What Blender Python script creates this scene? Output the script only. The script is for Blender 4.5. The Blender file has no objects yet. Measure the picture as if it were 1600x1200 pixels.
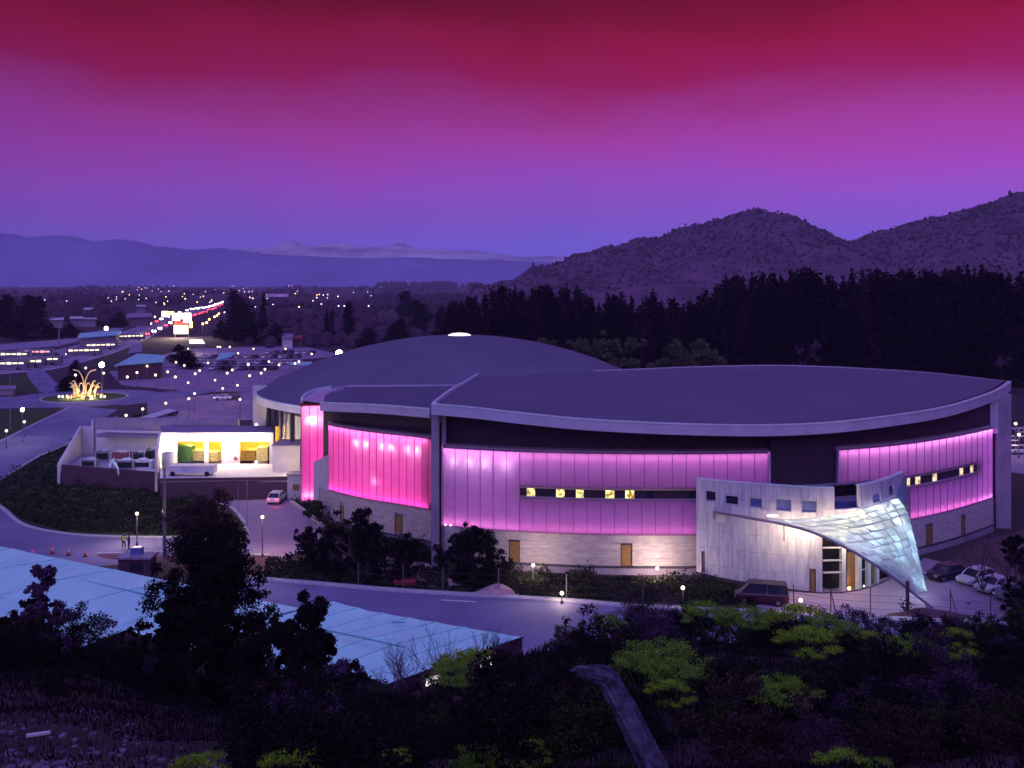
import bpy, math, random
import numpy as np
from mathutils import Vector, Matrix, noise as mnoise
random.seed(7); rng = np.random.default_rng(7)
R = math.radians
F = 1537.0; H = 30.0; HY = 437.0          # focal length (px of a 1600 px wide picture), eye height, horizon row
scn = bpy.context.scene
COL = scn.collection

# ------------------------------------------------------------------ camera, sky, light, exposure
cd = bpy.data.cameras.new('camera'); cam = bpy.data.objects.new('camera', cd); COL.objects.link(cam)
cd.sensor_width = 36; cd.lens = 36*F/1600; cd.shift_y = -(600-HY)/1600
cd.clip_start = 0.3; cd.clip_end = 60000
cam.location = (0, 0, H); cam.rotation_euler = (R(90), 0, 0)
scn.camera = cam
scn.view_settings.view_transform = 'Standard'; scn.view_settings.look = 'None'
scn.view_settings.exposure = 0; scn.view_settings.gamma = 1; scn.view_settings.use_curve_mapping = False
scn.render.engine = 'CYCLES'
cy = scn.cycles
cy.max_bounces = 6; cy.diffuse_bounces = 2; cy.glossy_bounces = 2; cy.transmission_bounces = 4
cy.transparent_max_bounces = 12; cy.volume_bounces = 0; cy.use_denoising = True
cy.sample_clamp_indirect = 3; cy.caustics_reflective = False; cy.caustics_refractive = False

def lin(c):
    return tuple((x/255/12.92 if x/255 <= .04045 else ((x/255+.055)/1.055)**2.4) for x in c)

world = bpy.data.worlds.new('World'); scn.world = world; world.use_nodes = True
nt = world.node_tree; nt.nodes.clear()
def WN(t, **k):
    n = nt.nodes.new(t)
    for a, b in k.items(): setattr(n, a, b)
    return n
tc = WN('ShaderNodeTexCoord'); sep = WN('ShaderNodeSeparateXYZ'); nt.links.new(tc.outputs['Generated'], sep.inputs[0])
mp = WN('ShaderNodeMapping'); mp.inputs['Scale'].default_value = (2.6, 2.6, 6.0); nt.links.new(tc.outputs['Generated'], mp.inputs[0])
nz = WN('ShaderNodeTexNoise'); nz.inputs['Scale'].default_value = 1.6; nz.inputs['Detail'].default_value = 5; nz.inputs['Roughness'].default_value = .5
nt.links.new(mp.outputs[0], nz.inputs['Vector'])
m1 = WN('ShaderNodeMath', operation='MULTIPLY_ADD'); m1.inputs[1].default_value = .12; m1.inputs[2].default_value = -.06
nt.links.new(nz.outputs[0], m1.inputs[0])
m0 = WN('ShaderNodeMath', operation='MULTIPLY'); nt.links.new(m1.outputs[0], m0.inputs[0])   # clouds fade out to the horizon
mr = WN('ShaderNodeMapRange'); mr.inputs[1].default_value = .02; mr.inputs[2].default_value = .2; nt.links.new(sep.outputs[2], mr.inputs[0])
nt.links.new(mr.outputs[0], m0.inputs[1])
m2 = WN('ShaderNodeMath', operation='ADD'); nt.links.new(sep.outputs[2], m2.inputs[0]); nt.links.new(m0.outputs[0], m2.inputs[1])
rp = WN('ShaderNodeValToRGB'); nt.links.new(m2.outputs[0], rp.inputs[0])
stops = [(0, (98, 92, 210)), (.03, (102, 88, 208)), (.06, (126, 78, 192)), (.09, (142, 72, 188)), (.12, (152, 62, 172)), (.145, (156, 54, 150)),
         (.17, (148, 42, 120)), (.2, (142, 18, 76)), (.235, (136, 11, 48)), (.265, (112, 5, 26)), (.29, (92, 4, 20)), (.38, (96, 14, 48)), (.55, (88, 44, 120)), (.8, (80, 66, 170)), (1, (80, 70, 180))]
els = rp.color_ramp.elements
els[0].position = 0; els[0].color = (*lin(stops[0][1]), 1); els[1].position = 1; els[1].color = (*lin(stops[-1][1]), 1)
for p, c in stops[1:-1]:
    e = els.new(p); e.color = (*lin(c), 1)
# the dusk is darker to the left, brighter to the right, with soft cloud relief
m3 = WN('ShaderNodeMath', operation='MULTIPLY_ADD'); m3.inputs[1].default_value = .45; m3.inputs[2].default_value = 1.04; nt.links.new(sep.outputs[0], m3.inputs[0])
mm = WN('ShaderNodeMath', operation='SUBTRACT'); nt.links.new(m3.outputs[0], mm.inputs[0])
m4 = WN('ShaderNodeMath', operation='MULTIPLY'); m4.inputs[1].default_value = -4.0; nt.links.new(m0.outputs[0], m4.inputs[0]); nt.links.new(m4.outputs[0], mm.inputs[1])
mc = WN('ShaderNodeClamp'); mc.inputs[1].default_value = .45; mc.inputs[2].default_value = 1.6; nt.links.new(mm.outputs[0], mc.inputs[0])
bg = WN('ShaderNodeBackground'); nt.links.new(rp.outputs[0], bg.inputs[0]); nt.links.new(mc.outputs[0], bg.inputs[1])
wo = WN('ShaderNodeOutputWorld'); nt.links.new(bg.outputs[0], wo.inputs[0])

sd = bpy.data.lights.new('dusk_sky_light', 'SUN'); sd.energy = 2.1; sd.angle = R(90); sd.color = (.42, .41, 1.0)
so = bpy.data.objects.new('dusk_sky_light', sd); COL.objects.link(so); so.rotation_euler = (R(46), R(-8), 0)

# ------------------------------------------------------------------ helpers
def P(px, py, z=0.0):
    D = F*(H-z)/(py-HY); return Vector(((px-800)/F*D, D, z))
def Q(px, py, D):
    return Vector(((px-800)/F*D, D, H-(py-HY)/F*D))
def X(px, D): return (px-800)/F*D

def mat(name, col, rough=.8, metal=0, spec=.3, var=.25, scale=3.0, bump=.0, bscale=20.0, stretch=(1, 1, 1), col2=None, emit=None, es=0, noemitvar=True):
    m = bpy.data.materials.new(name); m.use_nodes = True; t = m.node_tree; b = t.nodes['Principled BSDF']
    b.inputs['Roughness'].default_value = rough; b.inputs['Metallic'].default_value = metal
    b.inputs['Specular IOR Level'].default_value = spec
    if emit: b.inputs['Emission Color'].default_value = (*emit, 1); b.inputs['Emission Strength'].default_value = es
    co = t.nodes.new('ShaderNodeTexCoord'); mpn = t.nodes.new('ShaderNodeMapping'); mpn.inputs['Scale'].default_value = stretch
    t.links.new(co.outputs['Object'], mpn.inputs[0])
    n = t.nodes.new('ShaderNodeTexNoise'); n.inputs['Scale'].default_value = scale; n.inputs['Detail'].default_value = 6; n.inputs['Roughness'].default_value = .6
    t.links.new(mpn.outputs[0], n.inputs['Vector'])
    r = t.nodes.new('ShaderNodeValToRGB'); t.links.new(n.outputs[0], r.inputs[0])
    c2 = col2 or tuple(min(1, c*(1+var)) for c in col); c1 = tuple(c*(1-var) for c in col) if not col2 else col
    r.color_ramp.elements[0].position = .32; r.color_ramp.elements[1].position = .68
    r.color_ramp.elements[0].color = (*c1, 1); r.color_ramp.elements[1].color = (*c2, 1)
    t.links.new(r.outputs[0], b.inputs['Base Color'])
    if bump:
        n2 = t.nodes.new('ShaderNodeTexNoise'); n2.inputs['Scale'].default_value = bscale; n2.inputs['Detail'].default_value = 5
        t.links.new(mpn.outputs[0], n2.inputs['Vector'])
        bp = t.nodes.new('ShaderNodeBump'); bp.inputs['Strength'].default_value = bump; bp.inputs['Distance'].default_value = .05
        t.links.new(n2.outputs[0], bp.inputs['Height']); t.links.new(bp.outputs[0], b.inputs['Normal'])
    return m

def emat(name, col, s):
    m = bpy.data.materials.new(name); m.use_nodes = True; t = m.node_tree; t.nodes.clear()
    e = t.nodes.new('ShaderNodeEmission'); e.inputs[0].default_value = (*col, 1); e.inputs[1].default_value = s
    o = t.nodes.new('ShaderNodeOutputMaterial'); t.links.new(e.outputs[0], o.inputs[0])
    return m

def leafmat(name, col, trans=.25, var=.5):
    m = bpy.data.materials.new(name); m.use_nodes = True; t = m.node_tree; t.nodes.clear()
    g = t.nodes.new('ShaderNodeNewGeometry'); r = t.nodes.new('ShaderNodeValToRGB')
    t.links.new(g.outputs['Random Per Island'], r.inputs[0])
    r.color_ramp.elements[0].color = (*[c*(1-var) for c in col], 1); r.color_ramp.elements[1].color = (*[c*(1+var*1.4) for c in col], 1)
    d = t.nodes.new('ShaderNodeBsdfDiffuse'); tr = t.nodes.new('ShaderNodeBsdfTranslucent'); mx = t.nodes.new('ShaderNodeMixShader')
    t.links.new(r.outputs[0], d.inputs[0]); t.links.new(r.outputs[0], tr.inputs[0]); mx.inputs[0].default_value = trans
    t.links.new(d.outputs[0], mx.inputs[1]); t.links.new(tr.outputs[0], mx.inputs[2])
    o = t.nodes.new('ShaderNodeOutputMaterial'); t.links.new(mx.outputs[0], o.inputs[0])
    return m

M = {}
M['soil'] = mat('dark_soil', (.035, .022, .03), .95, scale=.35, col2=(.06, .035, .05), bump=.6, bscale=2)
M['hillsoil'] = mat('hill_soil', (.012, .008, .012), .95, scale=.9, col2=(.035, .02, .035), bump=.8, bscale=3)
M['plain'] = mat('plain_earth', (.03, .017, .03), .95, scale=.004, col2=(.06, .035, .06), bump=.0)
M['field'] = mat('stubble_field', (.10, .05, .085), .95, scale=.01, col2=(.07, .04, .09), stretch=(1, 6, 1))
M['field2'] = mat('dark_field', (.045, .03, .04), .95, scale=.02, col2=(.07, .045, .06), stretch=(1, 5, 1))
M['asphalt'] = mat('asphalt', (.13, .12, .24), .75, scale=.12, col2=(.22, .20, .36), bump=.15, bscale=30)
M['lot'] = mat('car_park_asphalt', (.21, .15, .26), .8, scale=.16, col2=(.30, .21, .34), bump=.15, bscale=30)
M['highway'] = mat('highway_asphalt', (.20, .17, .30), .8, scale=.05, col2=(.28, .24, .38))
M['kerb'] = mat('pale_kerb_concrete', (.42, .40, .46), .8, scale=2, var=.15, bump=.2)
M['pave'] = mat('pavement_concrete', (.27, .2, .3), .85, scale=1, var=.15, bump=.2)
M['lawn'] = mat('lawn', (.02, .045, .015), .95, scale=.8, col2=(.04, .07, .02), bump=.6, bscale=8)
M['bank'] = mat('reddish_earth_bank', (.07, .03, .05), .95, scale=.5, col2=(.13, .06, .09), bump=.7, bscale=3)
M['sand'] = mat('pale_sand', (.35, .22, .25), .95, scale=2, col2=(.5, .33, .36), bump=.6, bscale=6)
M['paint'] = mat('road_paint', (.6, .6, .6), .7, scale=5, var=.1)
M['roof'] = mat('dark_membrane_roof', (.105, .10, .17), .7, scale=.10, col2=(.135, .13, .20), bump=.05, bscale=6, spec=.2)
M['fascia'] = mat('pale_metal_fascia', (.46, .42, .6), .35, metal=.15, spec=.5, scale=.5, var=.12)
M['fascia_lip'] = mat('bright_metal_lip', (.6, .75, .85), .35, metal=.3, scale=.5, var=.1)
M['darkwall'] = mat('dark_cladding', (.035, .018, .04), .6, scale=.5, col2=(.05, .025, .055), stretch=(6, 6, .3))
M['black'] = mat('black_void', (.006, .005, .01), .6, scale=1)
M['conc'] = mat('violet_grey_concrete', (.25, .2, .32), .8, scale=.8, var=.18, bump=.2, stretch=(1, 1, .4))
M['stone'] = mat('pale_travertine_block', (.3, .25, .34), .85, scale=1.0, col2=(.46, .40, .44), bump=.35, bscale=9, stretch=(1, 1, 4))
M['stone_v'] = mat('streaked_travertine_slab', (.29, .28, .44), .85, scale=1.1, col2=(.5, .48, .62), bump=.3, bscale=6, stretch=(3, 3, .4))
M['mull'] = mat('slim_mullion_metal', (.3, .12, .3), .5, scale=3)
M['white'] = mat('white_painted_wall', (.5, .46, .55), .8, scale=1, var=.1, bump=.1)
M['whitebox'] = mat('off_white_render', (.55, .52, .58), .8, scale=1, var=.1, bump=.1)
M['tent'] = mat('pale_blue_marquee_skin', (.40, .80, .76), .6, scale=.5, col2=(.50, .95, .86), bump=.5, bscale=1.1, stretch=(1, .25, 1))
M['tentseam'] = mat('marquee_seam', (.16, .42, .45), .7, scale=2); M['tentrib'] = mat('marquee_rib', (.28, .62, .62), .7, scale=2)
M['tentside'] = mat('dark_marquee_side', (.05, .02, .04), .8, scale=1)
M['wood_dark'] = mat('dark_wood', (.09, .04, .07), .8, scale=2, stretch=(1, 1, 6), bump=.3)
M['ochre'] = mat('ochre_door_paint', (.22, .12, .05), .7, scale=4, var=.2)
M['metal'] = mat('grey_galvanised_metal', (.2, .18, .26), .45, metal=.4, scale=4, var=.15)
M['darkmetal'] = mat('dark_steel', (.06, .05, .09), .5, metal=.4, scale=4)
M['cyan'] = mat('pale_cyan_sheet_roof', (.25, .6, .65), .5, scale=1, var=.15)
M['redp'] = mat('red_plastic', (.3, .03, .05), .5, scale=3)
M['cone'] = mat('orange_cone_plastic', (.8, .12, .08), .5, scale=3, var=.1)
M['bark'] = mat('dark_bark', (.05, .03, .045), .95, scale=3, col2=(.1, .06, .09), bump=.8, bscale=10, stretch=(3, 3, .6))
M['twig'] = mat('violet_twig_bark', (.10, .055, .12), .9, scale=3, var=.3)
M['deadwood'] = mat('weathered_grey_wood', (.02, .014, .03), .85, scale=9.0, col2=(.12, .09, .18), bump=1.0, bscale=30, stretch=(1, 1, 1))
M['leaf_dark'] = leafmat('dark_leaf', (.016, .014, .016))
M['leaf_mid'] = leafmat('dull_green_leaf', (.035, .045, .02))
M['leaf_pale'] = leafmat('pale_grey_leaf', (.09, .05, .11), .25, .8)
M['leaf_violet'] = leafmat('violet_grey_leaf', (.06, .035, .07))
M['leaf_red'] = leafmat('brownish_leaf', (.045, .026, .03))
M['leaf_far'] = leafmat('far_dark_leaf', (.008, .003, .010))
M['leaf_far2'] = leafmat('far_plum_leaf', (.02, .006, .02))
M['leaf_hedge'] = leafmat('olive_hedge_leaf', (.085, .09, .06))
M['fennel'] = leafmat('yellow_green_fennel', (.22, .36, .035), .3, .85)
M['fennel2'] = leafmat('mid_green_fennel', (.16, .30, .04), .3, .6)
M['grass'] = leafmat('dry_dark_grass', (.018, .012, .018))
M['hillveg'] = mat('hill_scrub_earth', (.05, .02, .045), .95, scale=.025, col2=(.14, .055, .12), bump=.8, bscale=.05)
M['hillbush'] = mat('hill_scrub_leaf', (.05, .02, .05), .95, scale=.1)
M['mount'] = mat('haze_blue_mountain', (.12, .11, .3), .95, scale=.003, col2=(.19, .17, .42))  # blue of the evening haze put into the rock colour
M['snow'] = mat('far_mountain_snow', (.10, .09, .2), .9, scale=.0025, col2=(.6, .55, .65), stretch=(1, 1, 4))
M['pebble'] = mat('pale_pebble', (.05, .035, .06), .9, scale=2, col2=(.2, .14, .23))
M['e_lamp'] = emat('warm_globe_glow', (1, .74, .5), 3.2)
M['e_green'] = emat('mercury_lamp_glow', (.75, 1, .85), 30)
M['e_far'] = emat('far_lamp_glow', (1, .8, .9), 3)
M['e_amber'] = emat('amber_lamp_glow', (1, .5, .12), 8)
M['e_red'] = emat('red_tail_light', (1, .05, .08), 7)
M['e_head'] = emat('head_light', (1, .9, .8), 16)
M['e_white'] = emat('lit_sign_face', (1, .86, .6), 2.2)
M['e_redsign'] = emat('lit_red_sign_band', (1, .15, .1), 1.6)
M['e_pinklamp'] = emat('small_pink_uplighter', (1, .6, .8), 8)
M['e_sky'] = emat('lit_rooflight', (1, .9, .95), 2.0)

def glowwin(name, c1, c2, s, sc):
    m = bpy.data.materials.new(name); m.use_nodes = True; t = m.node_tree; t.nodes.clear()
    co = t.nodes.new('ShaderNodeTexCoord'); v = t.nodes.new('ShaderNodeTexNoise'); v.inputs['Scale'].default_value = sc; v.inputs['Detail'].default_value = 2
    t.links.new(co.outputs['Object'], v.inputs['Vector']); r = t.nodes.new('ShaderNodeValToRGB'); t.links.new(v.outputs[0], r.inputs[0])
    r.color_ramp.elements[0].position = .38; r.color_ramp.elements[1].position = .55
    r.color_ramp.elements[0].color = (*c1, 1); r.color_ramp.elements[1].color = (*c2, 1)
    e = t.nodes.new('ShaderNodeEmission'); t.links.new(r.outputs[0], e.inputs[0]); e.inputs[1].default_value = s
    o = t.nodes.new('ShaderNodeOutputMaterial'); t.links.new(e.outputs[0], o.inputs[0]); return m
M['winlit'] = glowwin('lit_room_window', (.25, .16, .02), (1, .85, .35), 1.6, 2.2)
M['winlit2'] = glowwin('lit_corridor_window', (.5, .3, .15), (1, .8, .6), 1.2, 2.0)
M['winblue'] = mat('blue_window_glass', (.10, .12, .35), .15, spec=.8, scale=1)
M['windark'] = mat('dark_window_glass', (.02, .02, .05), .12, spec=.8, scale=1)

def panelmat(name, col, gloss=.08):
    m = bpy.data.materials.new(name); m.use_nodes = True; t = m.node_tree; t.nodes.clear()
    tr = t.nodes.new('ShaderNodeBsdfTranslucent'); d = t.nodes.new('ShaderNodeBsdfDiffuse'); mx = t.nodes.new('ShaderNodeMixShader')
    co = t.nodes.new('ShaderNodeTexCoord'); mpn = t.nodes.new('ShaderNodeMapping'); mpn.inputs['Scale'].default_value = (.4, .4, .4)
    n = t.nodes.new('ShaderNodeTexNoise'); n.inputs['Scale'].default_value = 2; t.links.new(co.outputs['Object'], mpn.inputs[0]); t.links.new(mpn.outputs[0], n.inputs['Vector'])
    r = t.nodes.new('ShaderNodeValToRGB'); t.links.new(n.outputs[0], r.inputs[0])
    r.color_ramp.elements[0].position = .3; r.color_ramp.elements[1].position = .7
    r.color_ramp.elements[0].color = (*[c*.9 for c in col], 1); r.color_ramp.elements[1].color = (*col, 1)
    t.links.new(r.outputs[0], tr.inputs[0]); d.inputs[0].default_value = (.35, .2, .35, 1); mx.inputs[0].default_value = .12
    t.links.new(tr.outputs[0], mx.inputs[1]); t.links.new(d.outputs[0], mx.inputs[2])
    o = t.nodes.new('ShaderNodeOutputMaterial'); t.links.new(mx.outputs[0], o.inputs[0]); return m
M['panel'] = panelmat('translucent_white_panel', (.92, .9, .92))
M['cavity'] = mat('pale_cavity_wall', (.35, .25, .35), .9, scale=1, var=.1)

def glassmat(name):
    m = bpy.data.materials.new(name); m.use_nodes = True; t = m.node_tree; t.nodes.clear()
    tr = t.nodes.new('ShaderNodeBsdfTranslucent'); tr.inputs[0].default_value = (.7, .85, 1, 1)
    d = t.nodes.new('ShaderNodeBsdfDiffuse'); d.inputs[0].default_value = (.12, .26, .42, 1)
    g = t.nodes.new('ShaderNodeBsdfGlossy'); g.inputs[1].default_value = .15; g.inputs[0].default_value = (.8, .9, 1, 1)
    tp = t.nodes.new('ShaderNodeBsdfTransparent'); tp.inputs[0].default_value = (.8, .9, 1, 1)
    a = t.nodes.new('ShaderNodeMixShader'); a.inputs[0].default_value = .3; t.links.new(tr.outputs[0], a.inputs[1]); t.links.new(d.outputs[0], a.inputs[2])
    b = t.nodes.new('ShaderNodeMixShader'); b.inputs[0].default_value = .15; t.links.new(a.outputs[0], b.inputs[1]); t.links.new(g.outputs[0], b.inputs[2])
    c = t.nodes.new('ShaderNodeMixShader'); c.inputs[0].default_value = .15; t.links.new(b.outputs[0], c.inputs[1]); t.links.new(tp.outputs[0], c.inputs[2])
    o = t.nodes.new('ShaderNodeOutputMaterial'); t.links.new(c.outputs[0], o.inputs[0]); return m
M['glass'] = glassmat('frosted_blue_glass')

def tag(o, label=None, cat=None, group=None, kind=None):
    if label: o['label'] = label
    if cat: o['category'] = cat
    if group: o['group'] = group
    if kind: o['kind'] = kind
    return o
def empty(name, loc, label=None, cat=None, group=None, rz=0):
    o = bpy.data.objects.new(name, None); COL.objects.link(o); o.location = loc; o.rotation_euler = (0, 0, rz); o.empty_display_size = .3
    return tag(o, label, cat, group)
def copy_tree(o, parent=None):
    c = o.copy(); COL.objects.link(c)
    if parent: c.parent = parent
    for ch in o.children: copy_tree(ch, c)
    return c
def linkmesh(name, me, parent=None, loc=None):
    o = bpy.data.objects.new(name, me); COL.objects.link(o)
    if parent: o.parent = parent
    if loc is not None: o.location = loc
    return o

class MB:
    def __init__(s): s.v = []; s.f = []
    def add(s, vs, fs):
        n = len(s.v); s.v += [tuple(v) for v in vs]; s.f += [tuple(i+n for i in f) for f in fs]; return s
    def box(s, c, d, rz=0):
        cx, cy_, cz = c; a, b, h = d[0]/2, d[1]/2, d[2]/2; co, si = math.cos(rz), math.sin(rz)
        vs = [(cx+x*co-y*si, cy_+x*si+y*co, cz+z) for z in (-h, h) for x, y in ((-a, -b), (a, -b), (a, b), (-a, b))]
        return s.add(vs, [(3, 2, 1, 0), (4, 5, 6, 7), (0, 1, 5, 4), (1, 2, 6, 5), (2, 3, 7, 6), (3, 0, 4, 7)])
    def wall(s, p0, p1, z0, z1, th, z0b=None, z1b=None):
        # a wall slab between two plan points; th goes to the far (+y) side of the front face
        p0 = Vector((p0[0], p0[1])); p1 = Vector((p1[0], p1[1])); d = (p1-p0).normalized(); n = Vector((-d.y, d.x))*th
        a, b, c, e = p0, p1, p1+n, p0+n
        z0b = z0 if z0b is None else z0b; z1b = z1 if z1b is None else z1b
        vs = [(a.x, a.y, z0), (b.x, b.y, z0b), (c.x, c.y, z0b), (e.x, e.y, z0), (a.x, a.y, z1), (b.x, b.y, z1b), (c.x, c.y, z1b), (e.x, e.y, z1)]
        return s.add(vs, [(3, 2, 1, 0), (4, 5, 6, 7), (0, 1, 5, 4), (1, 2, 6, 5), (2, 3, 7, 6), (3, 0, 4, 7)])
    def prism(s, pts, z0, z1):
        n = len(pts)
        if sum(pts[i][0]*pts[(i+1) % n][1]-pts[(i+1) % n][0]*pts[i][1] for i in range(n)) < 0: pts = pts[::-1]
        vs = [(p[0], p[1], z0) for p in pts]+[(p[0], p[1], z1) for p in pts]
        return s.add(vs, [tuple(range(n-1, -1, -1)), tuple(range(n, 2*n))]+[(i, (i+1) % n, n+(i+1) % n, n+i) for i in range(n)])
    def tube(s, pts, r, k=6, cap=True):
        pts = [Vector(p) for p in pts]; rs = r if isinstance(r, (list, tuple)) else [r]*len(pts); vs = []; up0 = None
        for i, p in enumerate(pts):
            d = (pts[min(i+1, len(pts)-1)]-pts[max(i-1, 0)])
            d = d.normalized() if d.length > 1e-9 else Vector((0, 0, 1))
            ref = Vector((0, 0, 1)) if abs(d.z) < .9 else Vector((1, 0, 0))
            if up0 is not None and abs(up0.dot(d)) < .95: ref = up0
            a = (ref-d*ref.dot(d)).normalized(); up0 = a; b = d.cross(a)
            for j in range(k):
                t = 2*math.pi*j/k; vs.append(p+(a*math.cos(t)+b*math.sin(t))*rs[i])
        fs = [(i*k+j, i*k+(j+1) % k, (i+1)*k+(j+1) % k, (i+1)*k+j) for i in range(len(pts)-1) for j in range(k)]
        if cap: fs += [tuple(range(k-1, -1, -1)), tuple((len(pts)-1)*k+j for j in range(k))]
        return s.add(vs, fs)
    def sphere(s, c, r, n=8, m=5, sz=1):
        vs = [(c[0], c[1], c[2]-r*sz)]
        for i in range(1, m):
            ph = -math.pi/2+math.pi*i/m
            vs += [(c[0]+r*math.cos(ph)*math.cos(2*math.pi*j/n), c[1]+r*math.cos(ph)*math.sin(2*math.pi*j/n), c[2]+r*sz*math.sin(ph)) for j in range(n)]
        vs.append((c[0], c[1], c[2]+r*sz)); L = len(vs)-1
        fs = [(0, 1+(j+1) % n, 1+j) for j in range(n)]
        for i in range(m-2): fs += [(1+i*n+j, 1+i*n+(j+1) % n, 1+(i+1)*n+(j+1) % n, 1+(i+1)*n+j) for j in range(n)]
        fs += [(1+(m-2)*n+j, 1+(m-2)*n+(j+1) % n, L) for j in range(n)]
        return s.add(vs, fs)
    def mesh(s, name, m, smooth=False, off=(0, 0, 0)):
        me = bpy.data.meshes.new(name); me.from_pydata([(v[0]-off[0], v[1]-off[1], v[2]-off[2]) for v in s.v], [], s.f)
        me.materials.append(m)
        if smooth: me.polygons.foreach_set('use_smooth', [True]*len(me.polygons))
        return me
    def build(s, name, m, parent=None, smooth=False):
        root = parent; off = Vector((0, 0, 0))
        while root is not None: off += root.location; root = root.parent
        return linkmesh(name, s.mesh(name, m, smooth, off), parent)
    def local(s, name, m, parent=None, smooth=False):
        return linkmesh(name, s.mesh(name, m, smooth), parent)

def struct(name, mb, m, smooth=False):
    o = mb.build(name, m, None, smooth); o['kind'] = 'structure'; return o
def sheet(name, pix, z, m, world=False):
    pts = [p if world else P(p[0], p[1])[:2] for p in pix]
    n = len(pts)
    if sum(pts[i][0]*pts[(i+1) % n][1]-pts[(i+1) % n][0]*pts[i][1] for i in range(n)) < 0: pts = pts[::-1]
    mb = MB(); mb.add([(p[0], p[1], z) for p in pts], [tuple(range(n))])
    o = mb.build(name, m); o['kind'] = 'structure'; return o
def smoothline(pts, n=8):
    out = []; pts = [Vector(p) for p in pts]; q = [pts[0]]+pts+[pts[-1]]
    for i in range(1, len(q)-2):
        for k in range(n):
            t = k/n; a, b, c, d = q[i-1], q[i], q[i+1], q[i+2]
            out.append(.5*((2*b)+(c-a)*t+(2*a-5*b+4*c-d)*t*t+(3*b-a-3*c+d)*t**3))
    out.append(q[-2]); return out
def kerbline(name, pix, w=.6, h=.13, m=None, pts=None):
    pts = smoothline([P(*p) for p in pix], 5) if pts is None else pts
    mb = MB(); L = []; Rr = []
    for i, p in enumerate(pts):
        d = pts[min(i+1, len(pts)-1)]-pts[max(i-1, 0)]; d.z = 0; d.normalize(); n = Vector((-d.y, d.x, 0))*w/2
        L.append(p+n); Rr.append(p-n)
    k = len(pts); vs = [(p.x, p.y, -.05) for p in L]+[(p.x, p.y, h) for p in L]+[(p.x, p.y, h) for p in Rr]+[(p.x, p.y, -.05) for p in Rr]
    fs = []
    for i in range(k-1):
        for a in range(3): fs.append((a*k+i, a*k+i+1, (a+1)*k+i+1, (a+1)*k+i))
    fs += [(0, k, 2*k, 3*k), (k-1, 4*k-1, 3*k-1, 2*k-1)]
    mb.add(vs, fs); return struct(name, mb, m or M['kerb'])

def lamp(kind, loc, energy, col, parent=None, name='lamp_light', size=.15, rot=None, sx=1, sy=.3, spread=None):
    l = bpy.data.lights.new(name, kind); l.energy = energy; l.color = col
    if kind == 'AREA': l.shape = 'RECTANGLE'; l.size = sx; l.size_y = sy
    if kind in ('POINT', 'SPOT'): l.shadow_soft_size = size
    o = bpy.data.objects.new(name, l); COL.objects.link(o)
    if parent: o.parent = parent; o.location = Vector(loc)-parent.location
    else: o.location = loc
    if rot: o.rotation_euler = rot
    return o

# ------------------------------------------------------------------ foliage meshes
def quads_mesh(name, pts, m, size, aspect=1.0, droop=None, col=None):
    n = len(pts); pts = np.asarray(pts, float)
    d1 = rng.normal(size=(n, 3)); d1 /= np.linalg.norm(d1, axis=1, keepdims=True)
    if droop is not None: d1 = d1*.5+droop; d1 /= np.linalg.norm(d1, axis=1, keepdims=True)
    r2 = rng.normal(size=(n, 3)); d2 = np.cross(d1, r2); d2 /= np.linalg.norm(d2, axis=1, keepdims=True)
    s = (size*(.6+.8*rng.random(n)))[:, None]
    a = d1*s*.5; b = d2*s*.5*aspect
    v = np.stack([pts-a, pts+b*.9, pts+a, pts-b*.9], 1).reshape(-1, 3)
    me = bpy.data.meshes.new(name); me.vertices.add(4*n); me.vertices.foreach_set('co', v.ravel())
    me.loops.add(4*n); me.loops.foreach_set('vertex_index', np.arange(4*n)); me.polygons.add(n)
    me.polygons.foreach_set('loop_start', np.arange(n)*4); me.polygons.foreach_set('loop_total', np.full(n, 4)); me.update(); me.validate()
    me.materials.append(m); return me
def lobes(n, lst, shell=.55, clump=0):
    """points spread through ellipsoid lobes (cx,cy,cz,rx,ry,rz); denser outside"""
    vol = np.array([l[3]*l[4]*l[5] for l in lst])**.67; k = rng.choice(len(lst), n, p=vol/vol.sum()); L = np.array(lst)[k]
    d = rng.normal(size=(n, 3)); d /= np.linalg.norm(d, axis=1, keepdims=True)
    r = (shell*.4+(1.15-shell*.4)*rng.random(n)**.7)+np.where(rng.random(n) < .08, rng.random(n)*.5, 0)
    return L[:, :3]+d*r[:, None]*L[:, 3:]
def crown_lobes(n, w, h, z0, seed, top=.6, jag=.33):
    """big limbs of foliage, each broken into several small uneven clumps"""
    rr = random.Random(seed); out = []
    for i in range(n):
        t = rr.random()**.9; z = z0+h*(.08+.86*t); wid = w*.5*math.sin(math.pi*min(.95, .2+.74*t))**top
        a = rr.random()*6.28; q = wid*.8*math.sqrt(rr.random()); s = w*jag*(.35+.5*rr.random())*.5; cx, cy_ = q*math.cos(a), q*math.sin(a)
        for k in range(6):
            s2 = s*rr.uniform(.3, .75); d = Vector((rr.gauss(0, 1), rr.gauss(0, 1), rr.gauss(0, .8)))*s*.75
            out.append((cx+d.x, cy_+d.y, max(z0+s2*.4, z+d.z), s2, s2, s2*rr.uniform(.6, 1.1)))
    return out
def trunk_mb(h, r, seed, limbs=5, reach=1.0):
    rr = random.Random(seed); mb = MB(); pts = [Vector((rr.uniform(-.05, .05)*i, rr.uniform(-.05, .05)*i, h*i/5)) for i in range(6)]
    mb.tube(pts, [r*(1-.14*i) for i in range(6)], 6)
    for k in range(limbs):
        i = rr.randint(1, 4); a = rr.random()*6.28; p = pts[i]; L = reach*(.5+.5*rr.random())
        e = p+Vector((math.cos(a)*L, math.sin(a)*L, L*.8)); mid = (p+e)/2+Vector((0, 0, -.08*L))
        mb.tube([p, mid, e], [r*.45, r*.3, r*.12], 5)
    return mb
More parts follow.
